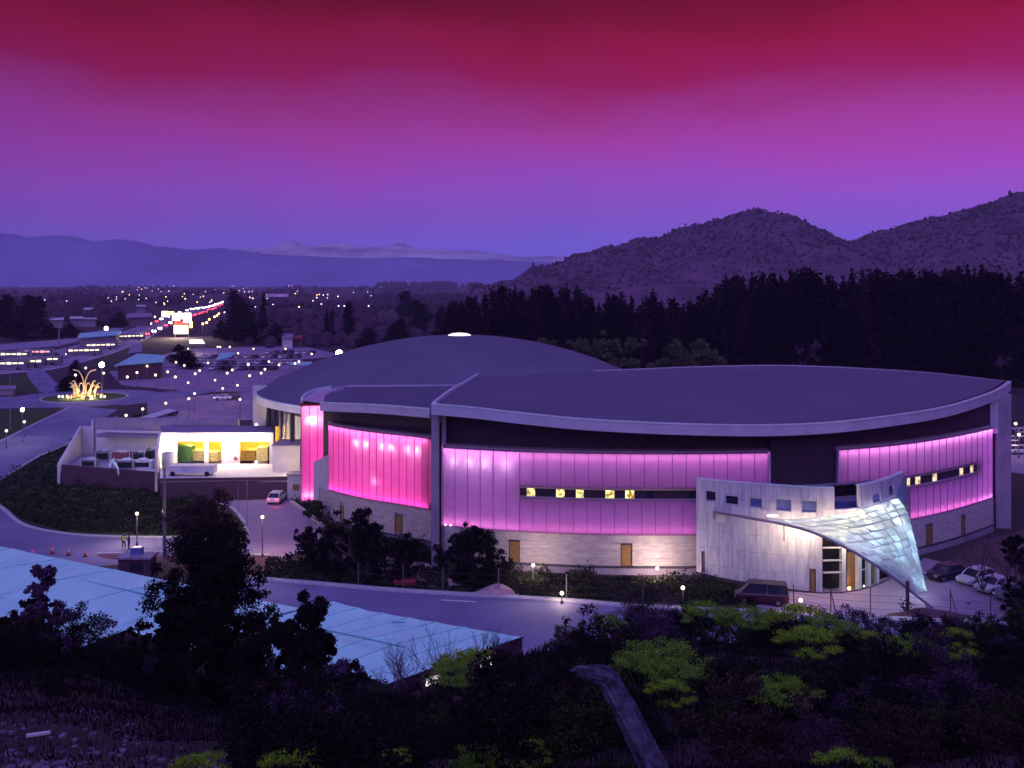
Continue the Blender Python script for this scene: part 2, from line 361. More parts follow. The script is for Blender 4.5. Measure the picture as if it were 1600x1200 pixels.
def make_tree(name, loc, w, h, seed, leaf, nleaf, ls, label, cat='tree', group=None, z0=.2, nl=26, bark=True, trunkh=None, top=.6, depth=1.0, jag=.33, parent_scale=None):
    t = empty(name, loc, label, cat, group)
    L = crown_lobes(nl, w, h*(1-z0), h*z0, seed, top, jag)
    c = linkmesh('crown', quads_mesh('crown', lobes(nleaf, L), leaf, ls, .7), t)
    trunk_mb((trunkh or h*.75), max(.06, w*.035), seed, 6, w*.35).local('trunk', M['bark'], t)
    return t

# ------------------------------------------------------------------ terrain
gp = MB(); gp.add([(-30000, -3000, 0), (30000, -3000, 0), (30000, 33000, 0), (-30000, 33000, 0)], [(0, 1, 2, 3)])
g = gp.build('ground', M['plain']); g['kind'] = 'structure'
sheet('near_ground', [(-80, 40), (110, 40), (110, 290), (-80, 290)], .004, M['soil'], True)

XS = [-900, -100, 0, 130, 250, 400, 560, 620, 700, 815, 900, 1000, 1300, 1600, 1700, 2600]
YS = [1020, 1032, 1030, 1040, 1085, 1120, 1112, 1098, 1066, 1024, 1008, 1000, 1012, 1010, 1005, 1000]
def ysil(px): return float(np.interp(px, XS, YS))
def hill(x, y):
    yy = max(y, 6.0); px = 800+F*x/yy; px = max(-900, min(2500, px))
    Dc = float(np.interp(px, [700, 950], [50, 60])); De = float(np.interp(px, [700, 950], [60, 79])); ys = ysil(px)
    base = lambda D: H-((ys+(1240-ys)*((Dc-D)/(Dc-7))**1.5)-HY)/F*D
    if y < 7: z = base(7)+(7-y)*.25; z = min(z, 28.0)
    elif y <= Dc: z = base(y)
    else:
        t = min(1, (y-Dc)/(De-Dc)); z0 = base(Dc); z = z0*(1-t)**1.0*(1) - .5*t
    n = mnoise.noise(Vector((x*.25, y*.25, 3.1)))*.5+mnoise.noise(Vector((x*.9, y*.9, 7.7)))*.16
    return z+n*min(1, max(0, (y-3)/20)+.15) if y < De else -.6
nx, ny = 190, 120
xs = np.linspace(-75, 75, nx); ysn = -8+92*(np.linspace(0, 1, ny)**1.15)
vs = [(x, y, hill(x, y)) for y in ysn for x in xs]
fs = [(j*nx+i, j*nx+i+1, (j+1)*nx+i+1, (j+1)*nx+i) for j in range(ny-1) for i in range(nx-1)]
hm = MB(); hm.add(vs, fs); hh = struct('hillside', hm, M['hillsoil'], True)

# far mountains and the wooded hill
def ridge(name, pix, D, depth, m, rough=6, seed=0, nrow=10, base=-2):
    pts = []; pxs = [p[0] for p in pix]; pys = [p[1] for p in pix]; N = 160
    vs = []; mb = MB()
    for j in range(nrow):
        t = j/(nrow-1)
        for i in range(N):
            px = pxs[0]+(pxs[-1]-pxs[0])*i/(N-1); py = float(np.interp(px, pxs, pys)); zt = H-(py-HY)/F*D
            x = X(px, D); y = D+depth*(t-.5)
            prof = math.cos(math.pi*(t-.5))**.8 if 0 < t < 1 else 0
            n = mnoise.fractal(Vector((x/D*26+seed, y/D*26, seed)), .8, 2.2, 6)*rough
            vs.append((x, y, base+(zt-base)*prof+n*prof))
    mb.add(vs, [(j*N+i, j*N+i+1, (j+1)*N+i+1, (j+1)*N+i) for j in range(nrow-1) for i in range(N-1)])
    o = mb.build(name, m, None, True); o['kind'] = 'structure'; return o
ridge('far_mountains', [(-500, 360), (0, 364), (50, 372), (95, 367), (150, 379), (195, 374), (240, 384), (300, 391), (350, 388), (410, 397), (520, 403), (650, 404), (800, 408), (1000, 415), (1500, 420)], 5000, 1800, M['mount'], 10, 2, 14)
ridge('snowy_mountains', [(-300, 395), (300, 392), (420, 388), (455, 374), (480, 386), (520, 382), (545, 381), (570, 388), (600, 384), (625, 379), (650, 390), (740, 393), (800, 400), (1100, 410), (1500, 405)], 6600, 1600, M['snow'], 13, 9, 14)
HILL = [(740, 452), (800, 441), (830, 424), (880, 408), (950, 388), (1010, 376), (1060, 366), (1100, 352), (1130, 340), (1170, 334), (1200, 338), (1240, 358), (1280, 378), (1310, 384), (1340, 376), (1400, 356), (1450, 345), (1480, 346), (1520, 330), (1560, 315), (1600, 305), (1700, 285), (1900, 300), (2300, 350), (2600, 420)]
wh = ridge('wooded_hill', HILL, 1500, 900, M['hillveg'], 12, 4, 44)
# scrub on the hill, one mass of small bushes
me = wh.data; tv = [me.vertices[i].co.copy() for i in range(0, len(me.vertices))]
sb = MB(); N = 160
for k in range(15000):
    j = random.randint(3, 23); i = random.randint(0, N-2); a = tv[j*N+i]; b = tv[j*N+i+1]; c = tv[(j+1)*N+i]; u, v_ = random.random(), random.random()
    p = a+(b-a)*u+(c-a)*v_
    if p.z < 12 or mnoise.fractal(Vector((p.x*.012, p.y*.012, p.z*.02)), .9, 2, 4) < random.uniform(-.9, .3): continue
    r = random.uniform(1.0, 2.6); sb.sphere((p.x, p.y, p.z+r*.3), r, 5, 3, random.uniform(.7, 1.3))
so_ = sb.build('hill_scrub', M['hillbush']); tag(so_, 'dark scrub dotted all over the wooded hill', 'scrub', kind='stuff')

# ------------------------------------------------------------------ roads, lots, lawns
RD = .012
sheet('garden_bank_ground', [(0, 744), (110, 692), (175, 655), (240, 640), (260, 662), (140, 672), (92, 735), (250, 775), (330, 782), (385, 820), (400, 850), (320, 838), (180, 836), (100, 832), (35, 815), (0, 790), (-60, 765)], .008, M['lawn'])
sheet('approach_road', [(108, 634), (185, 640), (150, 660), (110, 690), (60, 712), (0, 748), (-40, 765), (0, 790), (40, 822), (110, 836), (200, 841), (320, 841), (470, 848), (455, 872), (330, 872), (150, 885), (0, 905), (-140, 860), (-260, 800), (-150, 730), (0, 688), (60, 660)], RD, M['asphalt'])
kerbline('kerb', [(182, 652), (150, 662), (110, 692), (60, 714), (0, 750), (-40, 768)], .5)
kerbline('kerb', [(-50, 762), (0, 792), (36, 820), (100, 834), (180, 839), (260, 840), (330, 840)], .55)
kerbline('kerb', [(112, 636), (60, 660), (0, 690), (-80, 722)], .6)
sheet('delivery_drive', [(330, 783), (452, 780), (470, 790), (505, 820), (500, 842), (462, 868), (400, 870), (385, 835), (372, 800)], .016, M['lot'])
kerbline('kerb', [(455, 785), (475, 800), (505, 823)], .45, .3)
kerbline('kerb', [(330, 784), (360, 793), (378, 812), (388, 838)], .4)
sheet('island_bed', [(298, 868), (150, 866), (160, 872), (260, 885), (420, 892), (470, 880), (420, 868)], .02, M['bank'])
kerbline('kerb', [(150, 866), (240, 863), (330, 866), (420, 868)], .4)
# road along the foot of the hill
FR = [(330, 897), (415, 906), (500, 913), (620, 923), (800, 934), (900, 940), (980, 947), (1100, 953), (1320, 964), (1600, 977), (1800, 984)]
sheet('front_road', FR+[(1800, 1060), (1300, 1040), (900, 1040), (600, 1000), (300, 960)], RD, M['asphalt'])
kerbline('pavement_kerb', FR, .9, .14)
sheet('lane_marking', [(690, 937), (745, 940), (745, 941.5), (690, 938.5)], .02, M['paint'])
# forecourt and right car park
sheet('forecourt', [(1085, 925), (1200, 912), (1300, 920), (1390, 902), (1445, 872), (1480, 880), (1700, 900), (1900, 960), (1800, 982), (1600, 974), (1320, 961), (1180, 955)], .016, M['lot'])
sheet('planting_strip', [(780, 893), (900, 905), (1085, 907), (1200, 913), (1180, 950), (980, 943), (800, 930), (700, 924)], .016, M['lawn'])
sheet('gravel_path', [(575, 868), (600, 850), (640, 862), (690, 896), (720, 915), (640, 918), (600, 905)], .02, M['sand'])
sheet('side_lot', [(1560, 668), (1800, 660), (1800, 770), (1560, 735)], .016, M['lot'])
# car parks to the left of the dome
sheet('car_park', [(190, 602), (170, 580), (430, 566), (520, 568), (500, 590), (410, 612), (300, 612)], .016, M['lot'])
sheet('car_park', [(230, 628), (330, 616), (400, 612), (420, 655), (260, 662), (230, 655)], .018, M['lot'])
sheet('car_park', [(300, 545), (470, 540), (540, 556), (420, 566), (240, 575), (250, 555)], .018, M['lot'])
for k, (a, b) in enumerate((((195, 583), (430, 575)), ((200, 593), (430, 585)), ((205, 604), (400, 600)), ((240, 630), (300, 618)))):
    kerbline('kerb', [a, ((a[0]+b[0])/2, (a[1]+b[1])/2-.3), b], .8, .14, M['pave'])
# roundabout
rc = P(132, 622)
def disc(name, c, r0, r1, z, m, n=48):
    mb = MB(); vs = []
    for k in range(n):
        a = 2*math.pi*k/n; vs += [(c.x+r0*math.cos(a), c.y+r0*math.sin(a), z), (c.x+r1*math.cos(a), c.y+r1*math.sin(a), z)]
    if r0 == 0: mb.add([(c.x+r1*math.cos(2*math.pi*k/n), c.y+r1*math.sin(2*math.pi*k/n), z) for k in range(n)], [tuple(range(n))])
    else: mb.add(vs, [(2*k, 2*k+1, (2*k+3) % (2*n), (2*k+2) % (2*n)) for k in range(n)])
    return struct(name, mb, m)
disc('roundabout_road', rc, 0, 19, .028, M['asphalt'])
disc('roundabout_lawn', rc, 0, 10.0, .19, M['lawn'])
mb = MB()
ring = [Vector((rc.x+10.2*math.cos(2*math.pi*k/40), rc.y+10.2*math.sin(2*math.pi*k/40), 0)) for k in range(41)]
kerbline('roundabout_kerb', None, .5, .22, M['kerb'], ring)
sheet('exit_road', [(170, 618), (260, 612), (330, 608), (330, 613), (262, 626), (190, 634)], .04, M['asphalt'])
sheet('link_road', [(38, 575), (62, 572), (80, 590), (100, 612), (90, 625), (60, 610), (45, 592)], .046, M['asphalt'])
sheet('side_road', [(-60, 618), (90, 622), (110, 636), (-60, 640)], .034, M['asphalt'])
sheet('roadside_lawn', [(-40, 644), (75, 641), (82, 645), (60, 660), (0, 688), (-60, 700)], .018, M['lawn'])
sheet('roadside_lawn', [(-40, 600), (20, 590), (40, 585), (58, 612), (-40, 615)], .02, M['lawn'])
# highway
HW = [(-60, 588), (0, 585), (80, 578), (130, 566), (180, 551), (225, 532), (255, 515), (285, 500), (320, 487), (345, 478), (365, 471), (380, 465)]
HT = [(-60, 562), (0, 560), (60, 553), (110, 542), (160, 528), (205, 514), (240, 502), (270, 492), (305, 482), (333, 474.5), (355, 468.5), (376, 464)]
sheet('highway', HT+HW[::-1], .03, M['highway'])
def lerp_line(t): return [(a[0]*(1-t)+b[0]*t, a[1]*(1-t)+b[1]*t) for a, b in zip(HT, HW)]
for t in (.03, .97): 
    pts = [P(*p) for p in lerp_line(t)]; kerbline('lane_line', None, .35, .06, M['paint'], smoothline(pts, 4))
for t in (.46, .54):
    pts = [P(*p) for p in lerp_line(t)]; kerbline('median_barrier', None, .5, .8, M['kerb'], smoothline(pts, 4))
sheet('service_road', [(0, 548), (90, 541), (150, 527), (200, 512), (200, 509), (140, 519), (80, 532), (0, 538)], .026, M['highway'])
# fields
for q, mm_ in (([(0, 441.5), (460, 441.5), (420, 452), (0, 455)], 'field'), ([(-100, 456), (200, 455), (190, 470), (-100, 478)], 'field2'),
               ([(230, 452), (340, 450), (330, 464), (220, 470)], 'field'), ([(430, 492), (560, 494), (600, 506), (440, 512)], 'field2'),
               ([(620, 500), (720, 500), (710, 520), (640, 520)], 'field2'), ([(0, 530), (90, 522), (70, 535), (0, 545)], 'field2'), ([(380, 512), (470, 515), (440, 535), (360, 530)], 'field2')):
    sheet('field', q, .012, M[mm_])
def mound(name, c, rx, ry, h, m, seed=0, rot=0):
    mb = MB(); n = 22; k = 7; vs = [(c[0], c[1], h)]
    for j in range(1, k+1):
        t = j/k
        for i in range(n):
            a = 2*math.pi*i/n; x = rx*t*math.cos(a); y = ry*t*math.sin(a); co, si = math.cos(rot), math.sin(rot)
            z = h*(math.cos(math.pi*t)+1)/2*(1+.35*mnoise.noise(Vector((x*.5+seed, y*.5, seed)))) - (.05 if j == k else 0)
            vs.append((c[0]+x*co-y*si, c[1]+x*si+y*co, z))
    fs = [(0, 1+i, 1+(i+1) % n) for i in range(n)]
    for j in range(k-1): fs += [(1+j*n+i, 1+(j+1)*n+i, 1+(j+1)*n+(i+1) % n, 1+j*n+(i+1) % n) for i in range(n)]
    mb.add(vs, fs); return struct(name, mb, m, True)
mound('earth_bank', (62, 108), 17, 9, 3.6, M['bank'], 3, .5)
mound('earth_bank', (72, 96), 16, 7, 2.4, M['bank'], 5, .2)
mound('earth_mound', P(1450, 962)[:2], 4.2, 1.3, .7, M['bank'], 7, 0)
mound('sand_mound', P(775, 927)[:2], 2.6, 1.4, .9, M['sand'], 9)

# ------------------------------------------------------------------ MAIN BUILDING
fit = lambda pts, d=4: np.poly1d(np.polyfit([(p[0]-1100)/400 for p in pts], [p[1] for p in pts], d))
_wd = fit([(676, 104.6), (800, 101.8), (900, 100.7), (1000, 100.2), (1100, 100.3), (1200, 101), (1310, 102.6), (1400, 105.4), (1450, 108.3), (1500, 112.3), (1560, 118.5)], 5)
WD = lambda px: float(_wd((px-1100)/400))
wpt = lambda px, off=0: Vector((X(px, WD(px)+off), WD(px)+off))
FT = [(676, 630.5, 102), (740, 636, 100.6), (800, 643, 99.5), (900, 653, 98.3), (1000, 659, 97.8), (1100, 662.5, 97.8), (1200, 663.5, 98.6), (1300, 659, 100.5), (1400, 647.5, 103.6), (1475, 635, 108), (1525, 620.5, 113), (1555, 609, 118), (1575, 596, 123.5)]
BT = [(750, 583.5, 144), (880, 580, 150), (983, 577, 155), (1080, 573, 160), (1200, 570.5, 165), (1290, 572.5, 162), (1370, 576.5, 157), (1440, 581, 150), (1500, 587, 142), (1550, 593, 134), (1572, 595.5, 127)]
front = smoothline([Q(*p) for p in FT], 8); back = smoothline([Q(*p) for p in BT], 8)
def resample(L, n):
    s = [0]
    for a, b in zip(L, L[1:]): s.append(s[-1]+(b-a).length)
    out = []
    for k in range(n):
        t = s[-1]*k/(n-1); out.append(Vector([float(np.interp(t, s, [p[i] for p in L])) for i in range(3)]))
    return out
front = resample(front, 80); back = resample(back, 80)
B = empty('casino_building', (20, 130, 0), 'huge curved hall with dark roof, glowing violet panel walls and a stone base', 'building')
rm = MB(); nv = 14; vs = []
for i in range(80):
    for j in range(nv+1):
        t = j/nv; p = front[i].lerp(back[i], t); w_ = math.sin(math.pi*i/79)
        vs.append((p.x, p.y, p.z+.9*4*t*(1-t)*w_*.5 - .12))
rm.add(vs, [(i*(nv+1)+j, (i+1)*(nv+1)+j, (i+1)*(nv+1)+j+1, i*(nv+1)+j+1) for i in range(79) for j in range(nv)])
rm.build('roof', M['roof'], B, True)
def ribbon(L, dz0, dz1, off, m, name, parent, dz1s=None):
    mb = MB(); k = len(L); vs = []
    nrm = []
    for i in range(k):
        d = L[min(i+1, k-1)]-L[max(i-1, 0)]; n = Vector((d.y, -d.x, 0)).normalized(); nrm.append(n)
    for p, n in zip(L, nrm):
        a = p+n*off
        vs += [(p.x, p.y, p.z+dz0), (a.x, a.y, p.z+dz0), (a.x, a.y, p.z+dz1), (p.x, p.y, p.z+dz1)]
    fs = []
    for i in range(k-1):
        for a, b in ((0, 1), (1, 2), (2, 3), (3, 0)): fs.append((4*i+a, 4*i+b, 4*i+4+b, 4*i+4+a))
    fs += [(3, 2, 1, 0), (4*k-4, 4*k-3, 4*k-2, 4*k-1)]
    mb.add(vs, fs); return mb.build(name, m, parent)
ribbon(front, -1.1, -.06, .35, M['fascia'], 'fascia', B)
ribbon(front, -.06, .06, .42, M['fascia_lip'], 'fascia_lip', B)
ribbon(front, -.02, .02, -.45, M['black'], 'gutter', B)
ribbon(back, -.5, .02, -.3, M['fascia'], 'back_fascia', B)
ledge = resample([Q(676, 630.5, 102), Q(700, 612, 115), Q(725, 598, 128), Q(745, 585.5, 142), Q(752, 583, 145)], 16)
ribbon(ledge, -.3, .22, .35, M['fascia_lip'], 'roof_edge_kerb', B)
# soffit and upper dark wall
sf = MB(); n = 60; vs = []
for i in range(n):
    f_ = front[int(i*79/(n-1))]; px = 800+F*f_.x/f_.y; px = min(max(px, 676), 1560); w2 = wpt(px, 1.7)
    vs += [(f_.x, f_.y, f_.z-1.1), (w2.x, w2.y, f_.z-1.2)]
sf.add(vs, [(2*i, 2*i+1, 2*i+3, 2*i+2) for i in range(n-1)]); sf.build('soffit', M['darkwall'], B)
dw = MB(); pxs = np.linspace(690, 1556, 70)
def fz(px): 
    return float(np.interp(px, [800+F*p.x/p.y for p in front], [p.z for p in front]))
vs = []
for px in pxs:
    a = wpt(px, 1.6); vs += [(a.x, a.y, 0), (a.x, a.y, fz(px)-1.15)]
dw.add(vs, [(2*i, 2*i+2, 2*i+3, 2*i+1) for i in range(69)]); dw.build('rear_cladding', M['darkwall'], B)
# body behind, so that the hall is closed from every side
bw = MB(); vs = []
for p in back: vs += [(p.x, p.y-.6, 0), (p.x, p.y-.6, p.z-.3)]
bw.add(vs, [(2*i, 2*i+1, 2*i+3, 2*i+2) for i in range(79)])
bw.build('back_wall', M['darkwall'], B)

def arc_px(px0, px1, step, fn):
    """px values spaced by STEP metres along the wall curve"""
    s = [px0]; xs_ = np.linspace(px0, px1, 400); P_ = [fn(x) for x in xs_]; acc = [0]
    for a, b in zip(P_, P_[1:]): acc.append(acc[-1]+(b-a).length)
    n = max(1, round(acc[-1]/step)); return [float(np.interp(acc[-1]*k/n, acc, xs_)) for k in range(n+1)]
ZT, ZS1, ZS0, ZB = 12.2, 8.8, 7.3, 4.05
mu = MB(); cav = MB()
def panels(px0, px1, z0, z1, fn=wpt, parent=B, step=1.43, mull=None, z1fn=None):
    e = arc_px(px0, px1, step, fn)
    for a, b in zip(e, e[1:]):
        p0, p1 = fn(a), fn(b); d = (p1-p0).normalized()*.025
        zt = z1 if z1fn is None else z1fn((a+b)/2)
        pm = MB().wall(p0+d, p1-d, z0, zt, .06); del pm.f[4]; pm.build('panel', M['panel'], parent)   # an open tray: face and folded edges
    for a in e:
        p = fn(a, -.05); MB().box((p.x, p.y, (z0+z1)/2), (.045, .07, z1-z0+.1)).build('mullion', M['mull'], parent)
    for zz in (z0-.06, z1+.06):
        mr_ = MB()
        for a, b in zip(e, e[1:]):
            p0, p1 = fn(a, -.07), fn(b, -.07); mr_.wall(p0, p1, zz-.06, zz+.06, .25)
        mr_.build('rail', M['mull'], parent)
    return e
def cavity(px0, px1, z0, z1, fn=wpt, parent=None, depth=1.35):
    mb = MB()
    e = arc_px(px0, px1, 3, fn)
    for a, b in zip(e, e[1:]):
        p0, p1 = fn(a, depth), fn(b, depth); mb.wall(p0, p1, z0-.3, z1+.3, .1)
        for zz in (z0-.32, z1+.14):
            q0, q1 = fn(a, .12), fn(b, .12); mb.wall(q0, q1, zz, zz+.15, depth-.15)
    mb.build('light_cavity', M['cavity'], parent or B)
e1 = panels(692, 812, ZB, ZT)
e2 = panels(812, 1200, ZS1, ZT); e3 = panels(812, 1088, ZB, ZS0)
e4 = panels(1307, 1527, ZS1, ZT); e5 = panels(1395, 1527, ZB, ZS0); e6 = panels(1527, 1551, ZB, ZT)
cavity(692, 812, ZB, ZT); cavity(812, 1200, ZS1, ZT); cavity(812, 1088, ZB, ZS0); cavity(1307, 1527, ZS1, ZT); cavity(1395, 1527, ZB, ZS0); cavity(1527, 1551, ZB, ZT)
# cheeks where a glowing bay ends
ck = MB()
for px, z0, z1 in ((691, ZB, ZT), (1200.5, ZS1, ZT), (1306.5, ZS1, ZT), (1089, ZB, ZS0)):
    a = wpt(px, -.02); b = wpt(px, 1.5); ck.box(((a.x+b.x)/2, (a.y+b.y)/2, (z0+z1)/2), (.12, 1.5, z1-z0+.3))
ck.build('bay_cheek', M['fascia'], B)
# window strip, deep set
st = MB(); L_ = arc_px(812, 1090, 3, wpt)
for a, b in zip(L_, L_[1:]): st.wall(wpt(a, .55), wpt(b, .55), ZS0+.02, ZS1-.02, .2)
st.build('window_strip', M['darkwall'], B); st = MB()
L_ = arc_px(1343, 1527, 3, wpt)
for a, b in zip(L_, L_[1:]): st.wall(wpt(a, .55), wpt(b, .55), ZS0+.02, ZS1-.02, .2)
st.build('window_strip', M['darkwall'], B)
def window(px0, px1, z0, z1, m, fn=wpt, off=.5, frame=M['darkmetal'], parent=B, fw=.07, label=None):
    a, b = fn(px0, off), fn(px1, off); d = (b-a).normalized()
    f_ = MB(); f_.wall(a-d*fw, b+d*fw, z0-fw, z0, .09).wall(a-d*fw, b+d*fw, z1, z1+fw, .09).wall(a-d*fw, a, z0, z1, .09).wall(b, b+d*fw, z0, z1, .09)
    o = f_.build('window', frame, parent)
    a2, b2 = fn(px0, off+.02), fn(px1, off+.02); MB().wall(a2, b2, z0, z1, .03).build('pane', m, o)
    if label: o['label'] = label
    return o
for a, b in ((823, 836), (869, 882), (900, 912), (946, 960), (977, 991)): window(a, b, 7.48, 8.42, M['winlit'], label='brightly lit window')
window(1010, 1021, 7.48, 8.42, M['windark']); window(1073, 1083, 7.6, 8.3, M['windark'])
for a, b in ((1417, 1422), (1430, 1438), (1457, 1464), (1499, 1505), (1516, 1521)): window(a, b, 7.5, 8.4, M['winlit2'], label='lit window')
# dark bay between the two upper glowing bays
db = MB()
for a, b in zip(arc_px(1203, 1304, 2.0, wpt), arc_px(1203, 1304, 2.0, wpt)[1:]): db.wall(wpt(a, .5), wpt(b, .5), ZS1-.2, ZT+1.2, .1)
db.build('dark_bay', M['darkwall'], B)
lg = MB()
for a, b in zip(arc_px(1092, 1420, 3, wpt), arc_px(1092, 1420, 3, wpt)[1:]): lg.wall(wpt(a, .2), wpt(b, .2), ZB, ZS0, .2); lg.wall(wpt(a, -.25), wpt(b, -.25), ZS1-.16, ZS1-.04, .6)
lg.build('ledge', M['conc'], B)
# dark spandrel above panels (closes cavity)
# stone base: courses of blocks
def blocks(px0, px1, z0, z1, rows, step, fn, parent, m, skip=(), off=0.0, name='stone_block', gap=.018, shift=True):
    for r_ in range(rows):
        za = z0+(z1-z0)*r_/rows; zb = z0+(z1-z0)*(r_+1)/rows
        e = arc_px(px0, px1, step, fn)
        if shift and r_ % 2: e = [e[0]]+[(a+b)/2 for a, b in zip(e, e[1:])]+[e[-1]]
        for a, b in zip(e, e[1:]):
            segs = [(a, b)]
            for s0, s1, sz0, sz1 in skip:
                if zb <= sz0+.01 or za >= sz1-.01: continue
                ns = []
                for u, v in segs:
                    if v <= s0 or u >= s1: ns.append((u, v)); continue
                    if u < s0: ns.append((u, s0))
                    if v > s1: ns.append((s1, v))
                segs = ns
            for u, v in segs:
                if v-u < .6: continue
                pr = random.uniform(-.012, .012)+off; p0, p1 = fn(u, pr), fn(v, pr); d = (p1-p0).normalized()*gap/2
                MB().wall(p0+d, p1-d, za+gap/2, zb-gap/2, .16).build(name, m, parent)
SB = [(970, 988, .8, 3.0), (795, 812, .8, 3.0), (1447, 1457, .8, 3.0), (1502, 1508, .8, 3.0)]
blocks(694, 1088, .8, ZB-.14, 4, 2.3, wpt, B, M['stone'], SB)
blocks(1405, 1551, .8, ZB-.14, 4, 2.3, wpt, B, M['stone'], SB)
pl = MB(); bk = MB()
for lo, hi in ((690, 1088), (1400, 1553)):
    e = arc_px(lo, hi, 2.2, wpt)
    for a, b in zip(e, e[1:]): pl.wall(wpt(a, -.35), wpt(b, -.35), 0, .68, .5); bk.wall(wpt(a, -.42), wpt(b, -.42), .68, .8, .6)
    for a, b in zip(e, e[1:]): cb = pl.wall(wpt(a, .18), wpt(b, .18), .3, ZB-.2, .2)
pl.build('plinth', M['conc'], B); bk.build('plinth_coping', M['darkmetal'], B)
def door(px0, px1, z0, z1, fn, parent, m=M['ochre'], off=.08):
    a, b = fn(px0, off), fn(px1, off); d = (b-a).normalized()
    o = MB().wall(a+d*.08, b-d*.08, z0, z1-.08, .06).build('door', m, parent)
    fr = MB(); fr.wall(fn(px0, -.03), fn(px0, -.03)+d*.08, z0, z1, .2).wall(fn(px1, -.03)-d*.08, fn(px1, -.03), z0, z1, .2).wall(fn(px0, -.03)+d*.08, fn(px1, -.03)-d*.08, z1-.08, z1, .2)
    fr.build('door_frame', M['darkmetal'], o)
    c = fn(px1, off-.06)-d*.18; MB().box((c.x, c.y, z0+1.0), (.05, .06, .16)).build('handle', M['metal'], o)
for a, b, c_, d_ in SB: door(a, b, .8, 3.0, wpt, B)
# big pylons
py_ = MB(); a = Q(676, 800, 103.2); py_.box((a.x+.25, a.y+.9, 8.0), (.75, 1.9, 16.0)); py_.build('pylon', M['conc'], B)
py_ = MB(); py_.box((a.x+1.05, a.y+2.2, 8.0), (.45, .6, 15.9)); py_.build('pylon', M['fascia'], B)
py_ = MB(); z_ = X(1563, 120); py_.box((z_, 120.6, 8.1), (1.75, 4.0, 16.2), -.15); py_.build('pylon', M['conc'], B)
b2 = wpt(1553, .8); MB().box((b2.x, b2.y, 13.6), (.9, .5, 4.2), -.3).build('pylon', M['fascia'], B)

# lights inside the glowing walls
VIO = (.45, .13, .76); PINK = (1.0, .06, .42); MAG = (.78, .18, .72); HOT = (1.0, .45, .75)
def mixc(a, b, t): return tuple(x*(1-t)+y*t for x, y in zip(a, b))
def cavity_lamps(e, z0, z1, fn, parent, topW, botW, midW, ctop, cmid, cbot, hot=0, every=3):
    topW *= .5; botW *= .45; midW *= 2.2
    for k in range(0, len(e)-1, every):
        j = min(len(e)-1, k+every); a, b = fn(e[k], .55), fn(e[j], .55); c = (a+b)/2; L = (b-a).length; ang = math.atan2((b-a).y, (b-a).x)
        lamp('AREA', (c.x, c.y, z1-.05), topW*L, ctop, parent, 'cavity_light', sx=L, sy=.25, rot=(R(-22), 0, ang))
        if botW: lamp('AREA', (c.x, c.y, z0+.05), botW*L, cbot, parent, 'cavity_light', sx=L, sy=.25, rot=(R(180+22), 0, ang))
        if midW:
            a, b = fn(e[k], 1.25), fn(e[j], 1.25); c = (a+b)/2
            lamp('AREA', (c.x, c.y, (z0+z1)/2), midW*L, cmid, parent, 'cavity_light', sx=L, sy=(z1-z0)*.9, rot=(R(90), 0, ang))
def hotspots(pxs, z, fn, parent, W, col, off=.42):
    for px in pxs:
        p = fn(px, off); lamp('POINT', (p.x, p.y, z), W, col, parent, 'cavity_light', size=.12)
cavity_lamps(e1, ZB, ZT, wpt, B, 22, 13, 19, MAG, VIO, (.88, .18, .66))
hotspots([713, 737, 760, 792], 10.9, wpt, B, 20, (1, .55, .9), .6); 
cavity_lamps(e2, ZS1, ZT, wpt, B, 13, 0, 9.5, (.85, .2, .66), VIO, MAG)
cavity_lamps(e3, ZB, ZS0, wpt, B, 0.01, 8, 9.5, VIO, (.44, .14, .78), (.9, .14, .62))
cavity_lamps(e4, ZS1, ZT, wpt, B, 15, 0, 10, (.95, .25, .75), (.52, .17, .74), MAG)
cavity_lamps(e5, ZB, ZS0, wpt, B, .01, 9, 10, VIO, VIO, (.9, .15, .62))
cavity_lamps(e6, ZB, ZT, wpt, B, 24, 14, 30, MAG, (.6, .16, .8), MAG)
hotspots([700, 716, 740]+e3[1:-1:1], ZB+.4, wpt, B, 1.1, (1, .25, .65), .3)
hotspots(e5[1:-1], ZB+.45, wpt, B, 1.1, (1, .25, .65), .3)
up = MB()
for px in (696, 704): p = wpt(px, -.3); up.sphere((p.x, p.y, ZB+.12), .09)
up.build('uplighter', M['e_pinklamp'], B)

# ------------------------------------------------------------------ middle wing (hot pink) and the tall pink end
_md = fit([(470, 128), (513, 121.5), (550, 118.2), (590, 115.6), (630, 113.2), (676, 110.8)], 3)
MD = lambda px: float(_md((px-1100)/400))
mpt = lambda px, off=0: Vector((X(px, MD(px)+off), MD(px)+off))
Wg = empty('pink_wing', (-18, 125, 0), 'lower wing left of the tall column with a wall of hot pink glowing panels', 'building')
mm2 = MB(); cav2 = MB()
e7 = panels(513, 671, 4.1, 12.0, mpt, Wg, 1.15, mm2)
cavity(513, 674, 4.1, 12.0, mpt, Wg)
cavity_lamps(e7, 4.1, 12.0, mpt, Wg, 26, 24, 48, (1, .12, .45), (1, .06, .42), (1, .04, .36))
hotspots([560, 575, 600, 615, 640, 655], 10.5, mpt, Wg, 22, (1, .5, .75), .5); hotspots([588], 6.3, mpt, Wg, 10, (1, .4, .65), .5)
WF = [(503, 628.5, 119.2), (540, 630, 116.8), (580, 631.5, 114.5), (620, 634, 112), (650, 636.5, 110.2), (674, 638.5, 109)]
wf = resample(smoothline([Q(*p) for p in WF], 6), 30)
ribbon(wf, -1.0, -.06, .35, M['fascia'], 'fascia', Wg); ribbon(wf, -.06, .06, .42, M['fascia_lip'], 'fascia_lip', Wg)
WBk = [(525, 607, 131), (545, 603.5, 133.5), (600, 603, 134.5), (660, 602.5, 136), (715, 602, 138)]
